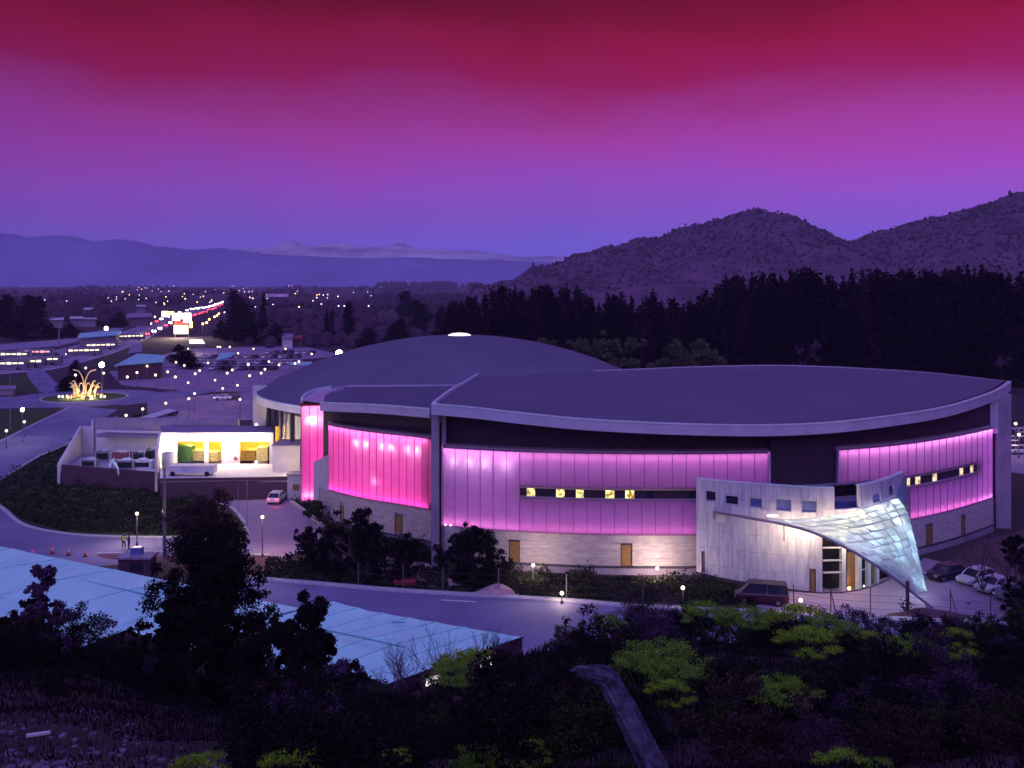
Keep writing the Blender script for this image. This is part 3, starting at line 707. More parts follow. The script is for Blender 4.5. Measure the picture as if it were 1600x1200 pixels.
wb = resample(smoothline([Q(*p) for p in WBk], 6), 30)
mb = MB(); vs = []
for a, b in zip(wf, wb):
    for j in range(7):
        t = j/6; p = a.lerp(b, t); vs.append((p.x, p.y, p.z+.35*4*t*(1-t)*.5-.1))
mb.add(vs, [(i*7+j, (i+1)*7+j, (i+1)*7+j+1, i*7+j+1) for i in range(29) for j in range(6)]); mb.build('roof', M['roof'], Wg, True)
ribbon(wb, -.4, .1, -.3, M['fascia'], 'back_fascia', Wg)
mb = MB(); vs = []
for i in range(30):
    px = 505+168*i/29; a = mpt(px, 1.5); f_ = wf[i]; vs += [(a.x, a.y, 0), (a.x, a.y, f_.z-1.05), (f_.x, f_.y, f_.z-1.0)]
mb.add(vs, [(3*i, 3*i+3, 3*i+4, 3*i+1) for i in range(29)]+[(3*i+1, 3*i+4, 3*i+5, 3*i+2) for i in range(29)]); mb.build('rear_cladding', M['darkwall'], Wg)
SW = [(531, 537, .6, 2.5), (568, 577, .7, 2.7), (617, 629, .7, 2.8)]
blocks(500, 674, .5, 3.9, 4, 2.0, mpt, Wg, M['stone'], SW)
for a, b, c_, d_ in SW: door(a, b, c_, d_, mpt, Wg)
mb = MB(); e = arc_px(498, 675, 2.2, mpt)
for a, b in zip(e, e[1:]): mb.wall(mpt(a, -.3), mpt(b, -.3), 0, .4, .5); mb.wall(mpt(a, .18), mpt(b, .18), .2, 3.85, .2)
mb.build('plinth', M['conc'], Wg)
mb = MB()
for a, b in zip(e, e[1:]): mb.wall(mpt(a, -.36), mpt(b, -.36), .4, .5, .6)
mb.build('plinth_coping', M['darkmetal'], Wg)
# flank stone wall sweeping up beside the tall bay
mb = MB(); a = Q(490, 780, 127); b = mpt(514, .1); mb.wall((a.x, a.y), (b.x, b.y), 0, 30-(722-HY)/F*127, .4, None, 4.1+4.3)
mb.build('flank_wall', M['stone_v'], Wg)
# tall end bay
tpt = lambda px, off=0: Vector((X(px, 130+(px-470)*.02+off), 130+(px-470)*.02+off))
mm3 = MB(); cav3 = MB(); e8 = panels(471, 521, .8, 13.3, tpt, Wg, 1.0)
cavity(471, 521, .8, 13.3, tpt, Wg)
cav3.wall(tpt(470.4, 0), tpt(470.9, 1.4), .5, 13.4, .05); cav3.build('bay_return', M['cavity'], Wg)
cavity_lamps(e8, .8, 13.3, tpt, Wg, 34, 28, 125, (1, .2, .45), PINK, PINK)
hotspots([484, 492, 512], 11.4, tpt, Wg, 40, (1, .6, .75)); hotspots([478, 486], 1.5, tpt, Wg, 10, (1, .5, .7))
mb = MB()
mb.wall(tpt(469, -.15), tpt(523, -.15), 13.4, 13.7, 2.0); mb.build('bay_cap', M['redp'], Wg)
arc = resample(smoothline([Q(470, 622, 130), Q(478, 614, 133), Q(492, 608.5, 136), Q(517, 603.5, 138)], 6), 14)
ribbon(arc, -1.0, .1, .3, M['fascia_lip'], 'curved_fascia', Wg)
arc2 = resample(smoothline([Q(503, 624, 121), Q(508, 617, 124), Q(520, 611, 127), Q(534, 607, 129)], 6), 14)
ribbon(arc2, -.6, .1, .25, M['fascia'], 'curved_fascia', Wg)
mb = MB(); vs = []
for a, b in zip(arc, arc2): vs += [tuple(a-Vector((0, 0, .3))), tuple(b-Vector((0, 0, .5)))]
mb.add(vs, [(2*i, 2*i+1, 2*i+3, 2*i+2) for i in range(13)]); mb.build('valley_gutter', M['fascia'], Wg)

# ------------------------------------------------------------------ the dome
dc = Vector((X(718, 165), 165, 0)); DR = 33.2
Dm = empty('domed_hall', dc, 'broad low round dome with dark roof and small lit rooflight on top', 'building')
def revolve(prof, n=96):
    mb = MB(); vs = []
    for r_, z in prof:
        for k in range(n): a = 2*math.pi*k/n; vs.append((dc.x+r_*math.cos(a), dc.y+r_*math.sin(a), z))
    m_ = len(prof); mb.add(vs, [(i*n+k, i*n+(k+1) % n, (i+1)*n+(k+1) % n, (i+1)*n+k) for i in range(m_-1) for k in range(n)]); return mb
rise = 8.7; Rs = (DR**2+rise**2)/(2*rise)
prof = [(r_, 12+math.sqrt(Rs**2-r_**2)-(Rs-rise)) for r_ in np.linspace(DR, 1.8, 22)]
revolve(prof).build('roof', M['roof'], Dm, True)
revolve([(DR-.3, 11.0), (DR+.15, 11.0), (DR+.15, 11.95), (DR-.3, 11.95)]).build('fascia', M['fascia'], Dm)
revolve([(DR-.3, 11.96), (DR+.25, 11.96), (DR+.25, 12.1), (DR-.4, 12.14)]).build('fascia_lip', M['fascia_lip'], Dm)
revolve([(DR-.3, 11.0), (29.5, 10.6), (29.5, 0)]).build('drum_wall', M['darkwall'], Dm)
revolve([(1.9, 20.55), (1.9, 20.75), (1.2, 21.0), (.05, 21.1)], 32).build('rooflight', M['e_sky'], Dm)
for k in range(10):
    a = R(200+k*7.0); x_, y_ = dc.x+31.2*math.cos(a), dc.y+31.2*math.sin(a); MB().tube([(x_, y_, 0), (x_, y_, 11)], .32, 8).build('column', M['darkmetal'], Dm)
for k in range(8):
    a = R(203+k*7.0); p0 = (dc.x+29.2*math.cos(a), dc.y+29.2*math.sin(a)); p1 = (dc.x+29.2*math.cos(a+R(6)), dc.y+29.2*math.sin(a+R(6)))
    o = MB().wall(p0, p1, 4.5 if k % 3 else .5, 9.6, -.4).build('wall_bay', M['whitebox'], Dm)
# entrance slab beside the dome
es = empty('entrance_slab', Q(404, 652, 158)*1, 'tall pale slab wall lit yellow at its foot beside the dome eave', 'wall')
es.location.z = 0
a = Q(395, 652, 158); b = Q(415, 652, 156.5)
MB().wall((a.x, a.y), (b.x, b.y), 0, 13.0, 1.2).build('slab', M['whitebox'], es)
MB().box((X(400, 157.2), 157.2, 3.5), (.3, .25, 7)).build('lit_fin', M['e_sky'], es)
lamp('POINT', (X(412, 153), 153.5, 6.5), 4200, (1, .75, .3), None, 'entrance_lamp', size=.4)
lamp('POINT', (X(445, 150), 134, 8), 900, (1, .8, .6), None, 'eave_lamp', size=.4)

# ------------------------------------------------------------------ stone entrance drum
_ed = fit([(1088, 98.6), (1150, 96.6), (1200, 95.3), (1250, 94.5), (1285, 94.15), (1305, 94.15), (1343, 95), (1375, 97), (1400, 99.8), (1413, 101.8)], 4)
ED = lambda px: float(_ed((px-1100)/400)); ept = lambda px, off=0: Vector((X(px, ED(px)+off), ED(px)+off))
E = empty('entrance_pavilion', (30, 97, 0), 'pale stone curved entrance drum with small square windows in front of the violet wall', 'building')
wins = [(1103, 1118, 8.0, 9.0, 'windark'), (1134, 1153, 7.85, 8.75, 'windark'), (1172, 1190, 7.8, 8.7, 'winblue'), (1213, 1236, 7.7, 8.8, 'winblue'), (1253, 1276, 7.7, 8.8, 'winblue'),
        (1364, 1376, 8.1, 9.0, 'winblue'), (1389, 1396, 8.3, 9.3, 'windark')]
eskip = [(w[0], w[1], w[2], w[3]) for w in wins]+[(1265, 1275, .0, 2.3), (1096, 1101, .8, 2.9), (1304, 1343, 8.0, 10.1)]
def slabs(px0, px1, zs, step):
    e = arc_px(px0, px1, step, ept)
    for za, zb in zip(zs, zs[1:]):
        for a, b in zip(e, e[1:]):
            segs = [(a, b, za, zb)]
            for s0, s1, q0, q1 in eskip:
                ns = []
                for (u, v, x0, x1) in segs:
                    if v <= s0+.01 or u >= s1-.01 or x1 <= q0+.01 or x0 >= q1-.01: ns.append((u, v, x0, x1)); continue
                    if u < s0: ns.append((u, s0, x0, x1))
                    if v > s1: ns.append((s1, v, x0, x1))
                    uu, vv = max(u, s0), min(v, s1)
                    if x0 < q0: ns.append((uu, vv, x0, q0))
                    if x1 > q1: ns.append((uu, vv, q1, x1))
                segs = ns
            for u, v, x0, x1 in segs:
                if v-u < .5 or x1-x0 < .06: continue
                pr = random.uniform(-.012, .012); p0, p1 = ept(u, pr), ept(v, pr); d = (p1-p0).normalized()*.009
                MB().wall(p0+d, p1-d, x0+.009, x1-.009, .35).build('stone_slab', M['stone_v'], E)
slabs(1088, 1285, [0.0, 1.7, 3.4, 5.1, 6.8, 8.5, 10.05], 1.25)
slabs(1285, 1413, [6.6, 8.0, 10.05], 1.25)
cp = MB(); ch = MB()
for a, b in zip(arc_px(1088, 1303.5, 2, ept), arc_px(1088, 1303.5, 2, ept)[1:]): cp.wall(ept(a, -.05), ept(b, -.05), 10.06, 10.16, .5)
for a, b in zip(arc_px(1343.5, 1413, 1.6, ept), arc_px(1343.5, 1413, 1.6, ept)[1:]): cp.wall(ept(a, -.05), ept(b, -.05), 10.06, 10.16, .5)
cp.build('coping', M['fascia_lip'], E)
for a, b in zip(arc_px(1089, 1284, 2, ept), arc_px(1089, 1284, 2, ept)[1:]): ch.wall(ept(a, .38), ept(b, .38), .05, 9.9, .12)
for a, b in zip(arc_px(1286, 1303, 2, ept), arc_px(1286, 1303, 2, ept)[1:]): ch.wall(ept(a, .38), ept(b, .38), 6.7, 9.9, .12)
for a, b in zip(arc_px(1344, 1412, 2, ept), arc_px(1344, 1412, 2, ept)[1:]): ch.wall(ept(a, .38), ept(b, .38), 6.7, 9.9, .12)
ch.build('backing_wall', M['conc'], E)
for a, b, z0, z1, k in wins: window(a, b, z0+.07, z1-.07, M[k], ept, .22, M['fascia'], E, .07)
door(1265, 1275, 0.05, 2.3, ept, E); door(1096, 1101, .8, 2.9, ept, E)
MB().wall(ept(1305, 2.2), ept(1343, 1.6), 6.2, 8.3, .2).build('recessed_wall', M['winblue'], E)
# terrace floor of the drum
mb = MB(); fpts = [ept(x_, .4) for x_ in np.linspace(1092, 1410, 20)]; bpts = [wpt(x_, .1) for x_ in np.linspace(1410, 1092, 20)]
mb.prism([tuple(p) for p in fpts+bpts], 6.25, 6.55); mb.build('terrace_floor', M['conc'], E)
# open bay below: black sheet put in for the interior shade, bars, piers
mb = MB()
for a, b in zip(arc_px(1285, 1395, 1.5, ept), arc_px(1285, 1395, 1.5, ept)[1:]): mb.wall(ept(a, 1.6), ept(b, 1.6), 0, 6.2, .1)
mb.build('dark_interior_sheet', M['black'], E)
for y_ in (857, 877, 896):
    z_ = H-(y_-HY)/F*ED(1300); MB().wall(ept(1286, .2), ept(1316, .2), z_-.07, z_+.07, .12).build('transom_bar', M['white'], E)
for a, b, zt in ((1316, 1322, 5.0), (1342, 1346.5, 3.9), (1357, 1361, 3.2), (1371, 1374, 2.8)): MB().wall(ept(a, .1), ept(b, .1), 0, zt+.9, .5).build('pier', M['whitebox'], E)
for a, b in ((1324, 1341), (1347, 1356), (1362, 1370)): MB().wall(ept(a, .7), ept(b, .7), 0, 3.6, .08).build('door_leaf', M['ochre'] if a != 1347 else M['black'], E)
for z_ in (1.7, 2.9): MB().wall(ept(1347, .5), ept(1356, .5), z_, z_+.09, .1).build('transom_bar', M['white'], E)
mb = MB(); e = arc_px(1088, 1392, 2, ept)
for a, b in zip(e, e[1:]): mb.wall(ept(a, -.12), ept(b, -.12), 0.0, float(np.interp(a, [1088, 1200, 1285, 1400], [.75, .35, .1, .1])), .1, None, float(np.interp(b, [1088, 1200, 1285, 1400], [.75, .35, .1, .1])))
mb.build('plinth', M['darkmetal'], E)
lamp('POINT', tuple(ept(1327, .1))+(1.0,), 25, (1, .7, .35), E, 'door_lamp', size=.1)
mb = MB(); p = ept(1327, 0); mb.sphere((p.x, p.y, .35), .16); mb.build('floor_lamp', M['e_amber'], E)
mb = MB(); p = ept(1350, -.1); mb.sphere((p.x, p.y, .35), .1); mb.build('floor_lamp', M['e_lamp'], E)
lamp('SPOT', (X(1215, 93.2), 93.2, 6.9), 300, (1, .72, .4), E, 'wall_washer', size=.2, rot=(R(38), 0, 0)).data.spot_size = R(120)
lamp('AREA', (X(1262, 92.6), 92.6, 5.9), 60, (1, .76, .42), E, 'wall_washer', sx=3.2, sy=.2, rot=(R(60), 0, 0))
lamp('POINT', (X(1330, 93.5), 93.2, 4.6), 160, (1, .75, .45), E, 'bay_lamp', size=.3)
mb = MB(); p = Q(1207, 806, ED(1207)-.6); mb.box((p.x, p.y, p.z), (1.0, .25, .12)); mb.build('strip_lamp', M['e_lamp'], E)
MB().box((X(1126, 97), 97.1, H-(810-HY)/F*97), (.8, .4, .8)).build('control_box', M['whitebox'], E)

# glass canopy
G = empty('glass_canopy', (35, 92, 0), 'draped blue glass scale canopy on a curved pipe sweeping down before the entrance', 'canopy')
PIPE = [(1115, 800, 97.2), (1180, 811, 94.4), (1240, 823, 92.5), (1285, 838, 91.4), (1340, 866, 90.4), (1390, 898, 89.4), (1430, 929, 88.7), (1452, 946, 88.3)]
pp = smoothline([Q(*p) for p in PIPE], 8)
MB().tube(pp, .13, 8).build('curved_pipe', M['metal'], G, True)
foot = Q(1452, 946, 88.3); mb = MB(); mb.box((foot.x, foot.y, max(.2, foot.z-.3)), (.5, .5, .7)); mb.build('pipe_foot', M['conc'], G)
MB().tube([Q(1115, 800, 97.2), Q(1116, 812, 97.2)], .07, 6).build('bracket', M['metal'], G)
a = Q(1225, 820, 92.9); MB().tube([a, a+Vector((0, 0, -1.5))], .06, 6).build('hanger', M['darkmetal'], G)
def LcP(s):
    pts = [(1200, 812, 94.0), (1262, 829, 92.0), (1320, 855, 90.8), (1370, 884, 89.9), (1405, 909, 89.3), (1430, 928, 88.8)]
    t = s*5; i = min(4, int(t)); u = t-i; return [a*(1-u)+b*u for a, b in zip(pts[i], pts[i+1])]
def RcP(s):
    pts = [(1404, 778, 99.6), (1418, 800, 98.2), (1427, 835, 96.5), (1434, 865, 95.2), (1441, 895, 94.0), (1447, 922, 93.0)]
    t = s*5; i = min(4, int(t)); u = t-i; return [a*(1-u)+b*u for a, b in zip(pts[i], pts[i+1])]
def Gpt(s_, t):
    l, r_ = LcP(s_), RcP(s_); px, py, D = [l[i]*(1-t)+r_[i]*t for i in range(3)]
    py += 11*math.sin(math.pi*t)*(1-s_)**2
    return Q(px, py, D-4.2*math.sin(math.pi*t**1.15)*(1-s_)**1.3-.35*math.sin(math.pi*t))
NR = 14
for j in range(NR):
    s0, s1 = j/NR, (j+1)/NR; npn = max(1, round((Gpt(s0, 1)-Gpt(s0, 0)).length/1.15))
    MB().tube([Gpt(s0, i/8)+Vector((0, -.04, .03)) for i in range(9)], .03, 4).build('rib', M['fascia_lip'], G)
    for k in range(npn):
        t0, t1 = (k+.03)/npn, (k+.97)/npn
        a, b, c, d = Gpt(s0, t0), Gpt(s0, t1), Gpt(s1, t1), Gpt(s1, t0)
        tilt = Vector((0, -.16-random.uniform(0, .22), .06+random.uniform(-.06, .08))); c2, d2 = c+tilt, d+tilt*random.uniform(.6, 1.2)
        th = Vector((0, .03, .03))
        MB().add([a, b, c2, d2, a+th, b+th, c2+th, d2+th], [(0, 1, 2, 3), (0, 4, 5, 1), (1, 5, 6, 2), (2, 6, 7, 3), (3, 7, 4, 0)]).build('glass_pane', M['glass'], G)
edge = [Q(1413, 742, 101.3), Q(1416, 780, 99), Q(*RcP(.25)), Q(*RcP(.5)), Q(*RcP(.75)), Q(*RcP(1))]
MB().tube(edge, .07, 6).build('edge_cable', M['metal'], G)
sl = [Q(1398, 768, 100.5), Q(1413, 745, 101.3), Q(1414, 790, 98.6), Q(1396, 792, 99.2)]
MB().add([*sl, *[p+Vector((0, .06, 0)) for p in sl]], [(0, 1, 2, 3), (7, 6, 5, 4), (0, 4, 5, 1), (1, 5, 6, 2), (2, 6, 7, 3), (3, 7, 4, 0)]).build('corner_pane', M['glass'], G)
for q0, q1 in (((1325, 810, 93), (1392, 862, 91.5)), ((1333, 808, 93.4), (1385, 842, 92))): MB().tube([Q(*q0), Q(*q1)], .04, 5).build('stay_rod', M['darkmetal'], G)
WARM, COOL = (1, .74, .28), (.55, .85, 1)
for s_, t_, w_, c_ in ((.06, .12, 26, WARM), (.08, .3, 40, WARM), (.1, .48, 46, WARM), (.1, .64, 46, WARM), (.1, .8, 46, (1, .88, .55)), (.08, .94, 36, (1, .9, .6)), (.26, .25, 20, WARM), (.28, .55, 30, (.9, .9, .8)), (.28, .85, 36, (.9, .95, .9)),
                       (.42, .4, 18, COOL), (.44, .7, 26, COOL), (.42, .94, 26, COOL), (.6, .5, 16, COOL), (.6, .85, 20, COOL), (.88, .5, 16, COOL), (.95, .8, 16, (.7, 1, .95))):
    p = Gpt(s_, t_)+Vector((0, .95, -.32)); lamp('POINT', tuple(p), w_*2.8, c_, G, 'canopy_lamp', size=.08)
lamp('AREA', (X(1240, 92.6), 92.6, 6.2), 90, (1, .76, .42), E, 'wall_washer', sx=5, sy=.2, rot=(R(60), 0, 0)).data.energy = 200

# ------------------------------------------------------------------ service yard and loading dock
Y = empty('service_building', (-55, 150, 0), 'low white service building with a brightly lit yellow loading dock and open roof yard', 'building')
ZF = 2.5
fw = MB(); a = P(250, 785); a = Vector((X(250, 134.6), 134.6)); b = Vector((X(449, 135), 135)); c = Vector((X(96, 143), 143)); d = Vector((X(246, 139.5), 139.5))
MB().wall(a, b, 0, 2.75, .3, None, 2.95).build('retaining_wall', M['wood_dark'], Y)
MB().wall(c, d, 0, 3.1, .3, None, 2.7).build('retaining_wall', M['wood_dark'], Y)
mb = MB(); mb.prism([tuple(a), tuple(b), (X(449, 147), 147), (X(250, 147), 147)], 2.2, ZF); mb.build('dock_floor', M['whitebox'], Y)
mb = MB(); mb.prism([tuple(c+Vector((.4, .4))), tuple(d+Vector((0, .4))), (X(250, 156), 156), (X(100, 158), 158)], 1.6, 2.3); mb.build('yard_floor', M['conc'], Y)
# dock front with openings
y0 = 147.0; xa, xb = X(250, y0), X(425, y0)
ops = [(276, 321), (323, 346), (375, 424)]; ztop = 7.15
def dockpx(px): return X(px, y0)
mb = MB(); edges = [250, 276, 321, 323.5, 346, 375, 422, 427]
zo0, zo1 = ZF, H-(690-HY)/F*y0
for u, v in ((250, 276), (319, 325), (346, 374), (421, 427)): mb.box(((dockpx(u)+dockpx(v))/2, y0+.2, (ZF+zo1)/2), (dockpx(v)-dockpx(u), .4, zo1-ZF))
mb.box(((xa+dockpx(427))/2, y0+.2, (zo1+ztop)/2+.002), (dockpx(427)-xa, .4, ztop-zo1)); mb.build('dock_wall', M['whitebox'], Y)
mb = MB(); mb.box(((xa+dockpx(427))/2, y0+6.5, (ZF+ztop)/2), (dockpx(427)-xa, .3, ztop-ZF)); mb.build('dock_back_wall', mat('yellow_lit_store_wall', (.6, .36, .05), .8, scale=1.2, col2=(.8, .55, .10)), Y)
mb = MB(); mb.prism([(xa, y0+.42), (dockpx(427), y0+.42), (X(425, 154), 154), (X(250, 154), 154)], ztop-.25, ztop); mb.build('dock_roof', M['conc'], Y)
mb = MB(); mb.wall((X(148, 156), 156), (X(372, 154.5), 154.5), 0, 8.1, .8); mb.build('parapet_wall', M['conc'], Y)
mb = MB(); mb.wall((X(150, 155.2), 155.2), (X(250, 153.6), 153.6), 2.3, 6.3, .5); mb.build('yard_back_wall', M['white'], Y)
mb = MB(); mb.wall((X(151, 152.5), 152.5), (X(250, 151), 151), 5.6, 6.0, 2.6); mb.build('yard_lean_to_roof', M['metal'], Y)
mb = MB()  # sloping white side wall
mb.wall((X(94, 143.4), 143.4), (X(128, 157), 157), 0, 3.15, .4, None, 6.6); mb.build('side_wall', M['whitebox'], Y)
MB().wall((X(128, 157), 157), (X(146, 156.5), 156.5), 0, 6.6, .4).build('side_wall', M['white'], Y)
MB().wall((X(146.5, 156.5), 156.5), (X(151, 158), 158), 0, 7.6, .4).build('side_wall', M['white'], Y)
MB().wall((X(246, 139.2), 139.2), (X(252, 147), 147), 0, 5.2, .35, None, 7.1).build('yard_dividing_wall', M['whitebox'], Y)
# roof ribs, red cross sign
rs = MB(); z_ = H-(716-HY)/F*y0; x_ = dockpx(368)
rs.box((x_, y0-.06, z_), (.65, .05, .2)).box((x_, y0-.065, z_), (.2, .055, .65)); rs.build('cross_sign', M['redp'], Y)
for px, py, w_ in ((263, 697, 900), (322, 694, 700), (356, 692, 900), (398, 682, 900), (355, 751, 1300)):
    D_ = y0-1.0 if py < 720 else 136.2; p = Q(px, py, D_)
    fl = MB(); fl.box((p.x, p.y, p.z), (.55, .3, .35)); fl.build('floodlight', M['e_head'], Y)
    lamp('POINT', (p.x, p.y-.5, p.z), w_, (1, .80, .5), Y, 'flood_lamp', size=.3)
for px in (300, 335, 400): lamp('POINT', (X(px, 150), 150, 5.5), 800, (1, .72, .2), Y, 'store_lamp', size=.4)
# white boxes right of the dock
def boxthing(name, px0, px1, pyt, D, z0, depth, m, label, cat, parts=None, rz=0):
    x0, x1 = X(px0, D), X(px1, D); zt = H-(pyt-HY)/F*D; t = empty(name, ((x0+x1)/2, D+depth/2, z0), label, cat)
    MB().box((0, 0, (zt-z0)/2), (x1-x0, depth, zt-z0)).local('walls', m, t)
    MB().box((0, 0, zt-z0+.08), (x1-x0+.3, depth+.3, .16)).local('roof', M['conc'], t); return t
boxthing('plant_room', 426, 469, 697, 141, 0, 5, M['white'], 'plain white plant room between the lit dock and the pink end bay', 'building')
k_ = boxthing('gate_kiosk', 449, 470, 743, 134.5, 0, 2.2, M['whitebox'], 'small white kiosk with a dark picture panel beside the pink bay', 'kiosk')
MB().box((.25, -1.13, 1.6), (.85, .06, .8)).local('picture_panel', M['ochre'], k_)
lamp('POINT', (X(452, 138), 138.2, 4.2), 260, (1, .7, .3), None, 'kiosk_lamp', size=.2)

for px in (165, 215): lamp('POINT', (X(px, 143), 143, 7.2), 420, (.75, .8, 1), Y, 'yard_lamp', size=.3)
lamp('POINT', tuple(P(433, 792)+Vector((0, 0, .7))), 25, (1, .08, .1), None, 'tail_glow', size=.1)
# things inside the dock: pallets stack and vehicles
def crate(px, py, D, w, d, h, m, label, nm='crate_stack', cat='crates'):
    p = Q(px, py, D); t = empty(nm, (p.x, p.y, ZF), label, cat)
    n = max(2, int(h/.35))
    for k in range(n):
        MB().box((random.uniform(-.05, .05), 0, .17+k*h/n), (w, d, h/n-.06)).local('crate', m, t)
    return t
mc1 = mat('green_plastic_crate', (.05, .13, .05), .6, scale=2); mc2 = mat('cream_carton', (.6, .5, .25), .8, scale=2)
crate(288, 722, 149.5, 2.6, 2, 2.4, mc1, 'dark green crates stacked in the left dock opening')
crate(308, 722, 150.5, 2.8, 2, 1.6, mc2, 'cream cartons piled beside the dark green crates in the dock'); crate(334, 722, 149.5, 1.7, 1.5, 1.5, mc2, 'single cream pallet load in the middle dock opening', 'pallet_load', 'pallet')
crate(390, 722, 150.5, 2.3, 2, 1.7, mat('ochre_carton', (.5, .3, .08), .8, scale=2), 'ochre cartons stacked in the right dock opening')
crate(412, 722, 150.0, 1.7, 2, 2.1, mc2, 'taller cream cartons at the right end of the right dock opening')
tk = empty('water_tank', (X(263, 143.5), 143.5, ZF), 'round whitish tank standing at the left corner of the lit dock', 'tank')
MB().tube([(0, 0, 0), (0, 0, 2.2)], .85, 18).local('shell', M['whitebox'], tk, True); MB().sphere((0, 0, 2.2), .85, 14, 6, .3).local('lid', M['white'], tk, True)
bxm = empty('box_trailer', (X(300, 138.5), 138.5, ZF), 'long pale box trailer parked on the bright dock floor behind the dark wall', 'trailer')
MB().box((0, 0, .9), (6.6, 2.0, 1.1)).local('body', M['white'], bxm)
for sx in (-2.4, 2.4):
    for sy in (-.9, .9):
        w_ = MB().tube([(sx, sy-.12, .35), (sx, sy+.12, .35)], .35, 12).local('wheel', M['black'], bxm)
MB().box((0, -1.03, .9), (1.9, .05, .8)).local('side_hatch', M['fascia'], bxm)
# plant units in the yard
def unit(px, D, w, d, h, label, m1=M['metal'], dark=True):
    t = empty('cooling_unit', (X(px, D), D, 2.3), label, 'machine', 'rooftop machines in the service yard')
    MB().box((0, 0, h/2), (w, d, h)).local('casing', m1, t)
    if dark: MB().box((0, -d/2-.02, h*.55), (w*.78, .06, h*.6)).local('grille', M['black'], t)
    MB().tube([(-w/2, -d/2, 0), (-w/2, -d/2, h+.25), (w/2, -d/2, h+.25), (w/2, -d/2, 0)], .07, 5).local('tube_frame', M['white'], t)
    MB().tube([(0, 0, h), (0, 0, h+.3)], w*.25, 12).local('fan_shroud', M['fascia'], t); return t
unit(141, 146, 2.2, 1.6, 1.0, 'low machine frame beside the sloping white wall'); unit(163, 150.5, 2.2, 1.5, 1.5, 'machine with a large black grille, second from the left in the yard')
unit(192, 149, 2.8, 1.8, 1.6, 'wide machine with dark red front in the middle of the yard', mat('maroon_enamel', (.14, .03, .06), .5, scale=3), False)
unit(198, 144.3, 2.6, 1.6, 1.2, 'framed machine close to the dark retaining wall'); unit(224, 144.8, 2.8, 1.5, 1.1, 'framed machine with bright top, nearest the dock', M['white'])
unit(219, 149.5, 1.8, 1.5, 1.5, 'small dark machine behind the bright-topped one', M['darkmetal']); unit(238, 150.5, 1.6, 1.4, 1.9, 'tall machine with black grille at the right end of the yard')
for k, (q0, q1) in enumerate((((178, 706), (170, 735)), ((173, 700), (184, 725)), ((180, 735), (185, 712)))):
    D_ = 147.5-k*1.5; a = Vector((X(q0[0], D_), D_, 3.2)); b = Vector((X(q1[0], D_-5), D_-5, 3.0))
    o = MB().tube([a-Vector((0, 0, .9)), a, b, b-Vector((0, 0, .7))], .11, 8).build('duct_pipe', M['fascia_lip'])
    tag(o, ['pale blue duct pipe at the back of the yard', 'pale blue duct pipe across the middle of the yard', 'pale blue duct pipe nearest the retaining wall'][k], 'pipe')

# white canopy and hangars beyond
def shed(name, q, z, h, m, label, cat='shed', wallm=None):
    """flat or pitched roof on posts; q = four pixel corners at height z"""
    pts = [P(px, py, z+dz) for px, py, dz in q]; c = sum(pts, Vector())/4; t = empty(name, (c.x, c.y, 0), label, cat)
    up_ = Vector((0, 0, .18)); MB().add([*pts, *[p+up_ for p in pts]], [(3, 2, 1, 0), (4, 5, 6, 7), (0, 1, 5, 4), (1, 2, 6, 5), (2, 3, 7, 6), (3, 0, 4, 7)]).build('roof', m, t)
    for p in pts: MB().tube([(p.x+(c.x-p.x)*.06, p.y+(c.y-p.y)*.06, 0), (p.x+(c.x-p.x)*.06, p.y+(c.y-p.y)*.06, p.z)], .1, 6).build('post', M['metal'], t)
    if wallm:
        ins = [p+(c-p)*.12 for p in pts]; mb = MB()
        for i in range(4):
            a, b = ins[i], ins[(i+1) % 4]; mb.add([(a.x, a.y, 0), (b.x, b.y, 0), (b.x, b.y, z-.1), (a.x, a.y, z-.1)], [(0, 1, 2, 3)])
        mb.build('walls', wallm, t)
    return t
shed('drop_off_canopy', [(208, 657, 0), (222, 660, 0), (277, 642, .6), (262, 640, .6)], 3.6, 0, M['whitebox'], 'long white tilted canopy roof over cars beyond the service building')
shed('drop_off_canopy', [(192, 662, 0), (214, 664, 0), (214, 658, .3), (200, 657, .3)], 2.6, 0, M['whitebox'], 'small white canopy at the lower end of the long tilted one')
shed('workshop_shed', [(178, 572, -.5), (255, 566, 0), (258, 556, .8), (215, 553, 1.2)], 5, 0, M['cyan'], 'wide pale cyan shed roof lit at one side left of the car park', wallm=M['wood_dark'])
shed('workshop_shed', [(120, 529, 0), (185, 524, 0), (190, 517, .8), (125, 521, .8)], 5, 0, M['cyan'], 'long low bluish shed beyond the highway under a green-white lamp', wallm=M['conc'])
shed('filling_canopy', [(336, 564, 0), (362, 558, 0), (368, 551, 0), (345, 552, 0)], 4.5, 0, M['cyan'], 'pale cyan canopy roof over parked cars at the far car park')
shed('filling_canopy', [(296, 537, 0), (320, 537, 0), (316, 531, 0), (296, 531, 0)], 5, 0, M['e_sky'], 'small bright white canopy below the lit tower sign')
shed('bus_shelter', [(452, 570, 0), (487, 570, 0), (487, 566, 0), (455, 566, 0)], 3.2, 0, M['cyan'], 'narrow pale shelter roof near the left rim of the dome')
shed('tool_shed', [(200, 553, 0), (222, 550, 0), (222, 536, 0), (205, 538, 0)], 6, 0, M['conc'], 'violet-grey tall shed beside the curve of the highway', wallm=M['conc'])
shed('long_greenhouse', [(60, 500, 0), (100, 500, 0), (100, 496, 0), (65, 496, 0)], 5, 0, M['white'], 'pale long roof among the dark trees at the far left', wallm=M['conc'])
shed('long_greenhouse', [(108, 498, 0), (152, 499, 0), (150, 495, 0), (110, 494.5, 0)], 5, 0, M['white'], 'pale long roof just right of the power pole', wallm=M['conc'])
